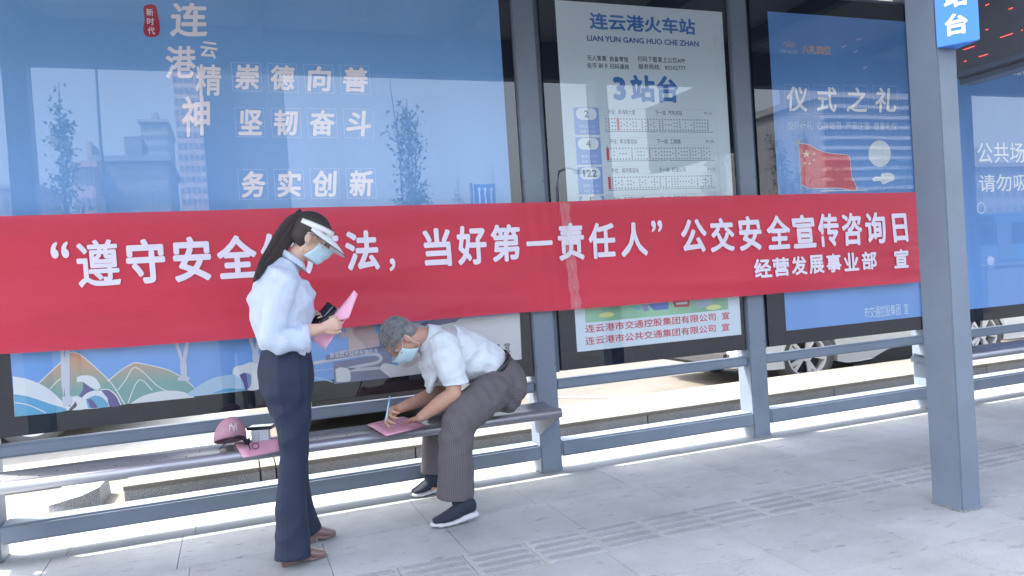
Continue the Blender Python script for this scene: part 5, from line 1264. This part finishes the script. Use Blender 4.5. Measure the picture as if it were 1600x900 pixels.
make_car('tall silver van at the far left, its rear wheel showing under the widest light box', (-3.15, 9.05, -.012), 0, M_silver, H_=2.6)  # only the wheel shows; body made tall to throw shade on the rear paving
make_car('white parked car at the far right edge, beyond the second bench', (12.6, 8.9, -.13), 0, M_white)

# ------------------------------------------------------------------ the street behind the camera (seen in the glass)
def leafy(name, base, h, spread, nleaf, label, cat='tree', trunk_r=.05, stems=1, seed=1, leaf=.05, low=.25, group='young trees along the road', hue=0):
    rng = random.Random(seed); r = empty(name, base, label, cat, group); mb = MB(); tips = []
    for s in range(stems):
        a = rng.uniform(0, 6.28); top = Vector((spread*.45*math.cos(a)*(stems > 1), spread*.45*math.sin(a)*(stems > 1), h*rng.uniform(.82, 1)))
        pts = [Vector((0, 0, -.1)).lerp(top, t)+Vector((rng.uniform(-1, 1), rng.uniform(-1, 1), 0))*.05*t*h*.15 for t in (0, .25, .5, .75, 1)]
        mb.tube(pts, [trunk_r*(1-.8*t) for t in (0, .25, .5, .75, 1)], 7); tips.append((pts, h))
        for k in range(12):
            t = rng.uniform(low, .92); p = pts[int(t*4)].lerp(pts[min(int(t*4)+1, 4)], t*4 % 1); a = rng.uniform(0, 6.28); ln_ = spread*(1.05-t)*rng.uniform(.5, 1)
            q2 = p+Vector((math.cos(a)*ln_*.7, math.sin(a)*ln_*.7, ln_*rng.uniform(1.2, 2.4))); mid = p.lerp(q2, .5)+Vector((0, 0, -.05*ln_))
            mb.tube([p, mid, q2], [trunk_r*.35, trunk_r*.22, trunk_r*.08], 5); tips.append(([p, mid, q2], ln_))
    mb.build('trunk', mat('bark', (.12, .095, .075), .9, var=.2, vscale=20), r)
    ml = MB()
    for k in range(nleaf):
        P_, _ = rng.choice(tips); t = rng.random()**.7; m_ = len(P_)-1; i = min(int(t*m_), m_-1); p = P_[i].lerp(P_[i+1], t*m_-i)
        if p.z < h*low: continue
        c = p+Vector((rng.gauss(0, 1), rng.gauss(0, 1), rng.gauss(0, 1)))*spread*.11; s = leaf*rng.uniform(.5, 1.3)
        u = Vector((rng.uniform(-1, 1), rng.uniform(-1, 1), rng.uniform(-1, 1))).normalized(); v = u.cross(Vector((rng.uniform(-1, 1), .3, rng.uniform(-1, 1)))).normalized()
        ml.add([c-u*s, c+v*s*.6, c+u*s, c-v*s*.6], [(0, 1, 2, 3)])
    me = bpy.data.meshes.new('crown'); me.from_pydata(ml.v, [], ml.f); me.update()
    o = link('crown', me, mat('leaves %d' % hue, [(.055, .10, .035), (.045, .085, .04), (.07, .11, .04)][hue], .6, var=.3, vscale=3), r); return r
def base_of(px, py_top, D):
    p = behind(px, py_top, D); return Vector((p.x, p.y, 0)), p.z
for i, (px, pyt, D, sp, st_, nl, lab) in enumerate([(88, 95, 17, .55, 2, 2600, 'slender poplar behind the camera, mirrored at the left of the widest glass'),
        (625, 118, 17, .75, 4, 4200, 'four-stemmed young poplar behind the camera, mirrored right of the boxed characters'),
        (713, 266, 34, .7, 1, 900, 'small far tree mirrored just left of the blue lane sign'), (768, 245, 40, .8, 1, 900, 'small far tree mirrored directly behind the blue lane sign'),
        (1110, 128, 19, .8, 3, 3600, 'young tree mirrored at the right edge of the route board'), (1235, 190, 22, 1.0, 3, 4200, 'leafy tree mirrored at the flag pole of the flag poster'),
        (1322, 205, 26, 1.0, 2, 3200, 'leafy tree mirrored between the flag and the pale disc'), (530, 250, 60, 1.6, 1, 1500, 'far round tree mirrored below the boxed characters'),
        (1390, 215, 30, 1.2, 2, 3600, 'leafy tree mirrored right of the pale disc')]):
    b0, h = base_of(px, pyt, D); leafy('young_tree', b0, max(h, 2.), sp*max(h, 2)/4.2, int(nl*.45), lab, seed=i+3, stems=st_, leaf=.052, hue=i % 3, low=.22, trunk_r=.045)
def tower(px0, px1, pyt, D, dep, label, wallc, cols, rows, name='apartment_tower', bands=False, vert=None):
    a = behind(px0, pyt, D); b = behind(px1, pyt, D); x0, x1 = min(a.x, b.x), max(a.x, b.x); y1 = a.y; h = max(a.z, b.z, 4)
    r = empty(name, ((x0+x1)/2, y1-dep/2, 0), label, 'building', 'buildings across the street behind the camera')
    wm = mat('wall '+label[:18], wallc, .8, var=.05, vscale=.3)
    wl = MB().box(x0, x1, y1-dep, y1, -.12, h).build('wall', wm); adopt(r, wl)
    rf = MB().box(x0-.3, x1+.3, y1-dep-.3, y1+.3, h+.002, h+.5).box(x0+(x1-x0)*.35, x0+(x1-x0)*.6, y1-dep*.7, y1-dep*.3, h+.5, h+3).build('roof', wm); adopt(r, rf)
    wn_ = MB(); cw = (x1-x0)/cols; rh = h/rows
    for i in range(cols):
        for j in range(rows):
            xa = x0+cw*(i+.22); xb = x0+cw*(i+.78); za = rh*(j+.3); zb = rh*(j+.8)
            wn_.box(xa, xb, y1-.02, y1+.06, za, zb)
    o = wn_.build('windows', mat('far window', (.17, .20, .23), .4)); o['kind'] = 'stuff'; adopt(r, o)
    if bands:
        fb = MB()
        for j in range(rows+1): fb.box(x0-.4, x1+.4, y1, y1+.5, j*rh-rh*.16, j*rh+rh*.16)
        o = fb.build('floor_bands', mat('pale band', (.46, .45, .44), .7)); adopt(r, o)
    return r
tower(262, 305, 30, 95, 16, 'tall pale apartment tower behind the camera, mirrored under the vertical calligraphy', (.50, .42, .40), 5, 26)
tower(306, 435, 20, 98, 16, 'tall grey apartment tower beside the pale tower, mirrored behind the boxed characters', (.20, .22, .25), 9, 26)
tower(218, 261, 192, 150, 18, 'distant hazy block mirrored left of the pale tower', (.34, .36, .40), 6, 18)
tower(112, 146, 262, 70, 14, 'low pink-walled block mirrored by the slim mast', (.46, .36, .35), 4, 6, 'apartment_block')
tower(147, 262, 252, 74, 14, 'low grey block mirrored right of the slim mast', (.24, .26, .30), 10, 6, 'apartment_block')
tower(1285, 1500, 158, 42, 14, 'long banded office block mirrored behind the flag poster', (.28, .30, .34), 24, 17, 'office_block', bands=True)
tower(1510, 1640, 262, 60, 14, 'low block mirrored at the right edge of the picture', (.30, .32, .36), 10, 5, 'apartment_block')
tower(-260, 60, 300, 110, 14, 'low roofs mirrored at the left edge of the picture', (.30, .31, .34), 20, 4, 'apartment_block')
# slim mast, lane sign, lamp
b0, h = base_of(146, 60, 22); ms = empty('lattice_mast', b0, 'slim dark mast behind the camera mirrored in the left of the widest glass', 'mast')
o = MB().tube([b0, b0+Vector((0, 0, h*.55)), b0+Vector((0, 0, h*1.15))], [.085, .045, .02], 10).box(b0.x-.10, b0.x+.10, b0.y-.10, b0.y+.10, h*.5, h*.56).build('shaft', M_steel2); adopt(ms, o)
a, b = behind(740, 288, 42), behind(775, 322, 42); sn = empty('lane_sign', ((a.x+b.x)/2, a.y, 0), 'blue road lane sign with white arrows behind the camera, mirrored right of the young tree', 'sign')
o = MB().box(a.x, b.x, a.y-.05, a.y, b.z-.4, a.z).build('panel', mat('road sign blue', (.02, .14, .55), .4)); po = MB().tube([(a.x-.15, a.y-.1, 0), (a.x-.15, a.y-.1, a.z+.1)], .09, 8).build('pole', M_steel2)
ar_ = MB(); wd = (b.x-a.x)
for k in range(3):
    cx = a.x+wd*(.22+.28*k); z0, z1 = b.z-.25, a.z-.15; ar_.box(cx-.04, cx+.04, a.y+.001, a.y+.01, z0, z1-.2); ar_.add([(cx-.13, a.y+.006, z1-.2), (cx+.13, a.y+.006, z1-.2), (cx, a.y+.006, z1)], [(0, 1, 2)])
o3 = ar_.build('arrow', mat('sign white', (.8, .8, .8), .5)); adopt(sn, o, po, o3)
b0, h = base_of(868, 262, 30); lm = empty('street_lamp', b0, 'street lamp with curved arm mirrored left of the route board', 'street lamp')
o = MB().tube([b0, b0+Vector((0, 0, h*.85)), b0+Vector((.15, 0, h*.97)), b0+Vector((.6, 0, h)), b0+Vector((1.1, 0, h*.97))], [.09, .06, .05, .04, .04], 8).build('post', M_steel2, None, True); o2 = MB().box(b0.x+.9, b0.x+1.5, b0.y-.12, b0.y+.12, h*.95, h*.98).build('lamp_head', M_steel2, None, bevel=.02); adopt(lm, o, o2)
# a bus across the road, mirrored in the right-hand glass
gp = at(1560, 424, 4.56); 
def bus(x0, x1, y1, label):
    r = empty('city_bus', ((x0+x1)/2, y1-1.25, -.1), label, 'bus'); yb = y1-2.5
    P = [MB().box(x0, x1, yb, y1, .22, 3.0).build('body', mat('bus blue', (.05, .16, .34), .35, coat=.4), bevel=.12), MB().box(x0+.4, x1-.3, y1-.02, y1+.015, 1.25, 2.45).build('side_windows', M_carglass, bevel=.01)]
    for k in range(7): P.append(MB().box(x0+.9+1.4*k, x0+.98+1.4*k, y1-.01, y1+.022, 1.25, 2.45).build('window_post', mat('bus dark', (.03, .04, .06), .4)))
    P.append(MB().box(x0+2.6, x0+3.7, y1-.01, y1+.03, .35, 2.5).build('door', mat('bus door', (.10, .14, .2), .2)))
    P.append(MB().box(x0+.2, x0+2.4, y1, y1+.02, 2.55, 2.85).build('route_display', M_black))
    for cx in (x0+2.0, x1-3.0):
        P.append(MB().tube([(cx, y1-.32, .38), (cx, y1+.01, .38)], .48, 24).build('wheel', M_tyre)); P.append(MB().tube([(cx, y1+.005, .38), (cx, y1+.02, .38)], .26, 20).build('hub', M_chrome))
    adopt(r, *P)
bus(37.2, 48.5, -20.6, 'blue city bus standing across the road, mirrored in the right-hand glass')
o = empty('litter_bin', (14.45, MIRROR-11.3, -.1), 'round dark litter bin on the pavement, mirrored at the lower left of the right-hand glass', 'bin')
b1_ = MB().tube([(o.location.x, o.location.y, 0), (o.location.x, o.location.y, .85)], [.2, .22], 18).build('drum', mat('bin navy', (.04, .07, .14), .5)); b2_ = MB().tube([(o.location.x, o.location.y, .851), (o.location.x, o.location.y, .9)], [.235, .15], 18).build('lid', M_steel2); adopt(o, b1_, b2_)

# ------------------------------------------------------------------ the person taking the picture (mirrored below the poster)
PH = empty('person', (.0, -.42, 0), 'dark-clothed person behind the camera, mirrored in the widest glass with raised arms', 'person')
Y0 = -.42
Mh = orient((0, Y0+.06, 1.56), (.25, 1, -.12), (0, .12, 1))
bd = [xf(p, Mh) for p in head_parts()]
for s in (-1, 1):
    bd += [limb([(s*.17, Y0, 1.36), (s*.22, Y0+.06, 1.12)], [.045, .038]), limb([(s*.22, Y0+.06, 1.12), (s*.10, Y0+.25, 1.24)], [.038, .026]), *hand((s*.10, Y0+.25, 1.24), (-s*.35, .7, .35), (-s*1, 0, .2), s, [(.4, .6, .3)]*4, 1.),
           limb([(s*.09, Y0, .9), (s*.10, Y0, .5), (s*.11, Y0, .08)], [.08, .055, .04])]
bd += [limb([(0, Y0, 1.50), (0, Y0, 1.36), (0, Y0, 1.2), (0, Y0, .9)], [(.05, .055), (.08, .13), (.10, .15), (.10, .15)], side=(1, 0, 0))]
fuse('body', bd, .007, 2, SKN, PH)
fuse('shirt', [limb([(0, Y0, 1.44), (0, Y0, 1.36), (0, Y0, 1.2), (0, Y0, .95)], [(.06, .08), (.10, .19), (.125, .18), (.12, .17)], side=(1, 0, 0))]+[limb([(s*.17, Y0, 1.36), (s*.21, Y0+.04, 1.18)], [.062, .058]) for s in (-1, 1)], .01, 2, mat('dark shirt', (.04, .05, .08), .8), PH)
fuse('trousers', [limb([(0, Y0, .98), (0, Y0, .82)], [(.12, .17), (.11, .17)], side=(1, 0, 0))]+[limb([(s*.09, Y0, .85), (s*.10, Y0, .5), (s*.115, Y0, .06)], [.095, .078, .07]) for s in (-1, 1)], .01, 2, mat('dark trousers', (.03, .035, .05), .8), PH)
fuse('hair', [xf(ell((-.02, 0, .04), (.10, .082, .09)), Mh)], .008, 1, HB, PH)
for s in (-1, 1): fuse('shoe', [limb([(s*.115, Y0-.06, .045), (s*.125, Y0+.08, .04), (s*.13, Y0+.17, .03)], [(.042, .04), (.038, .045), (.025, .035)])], .008, 1, M_dark, PH)
PH.location.z = -.10
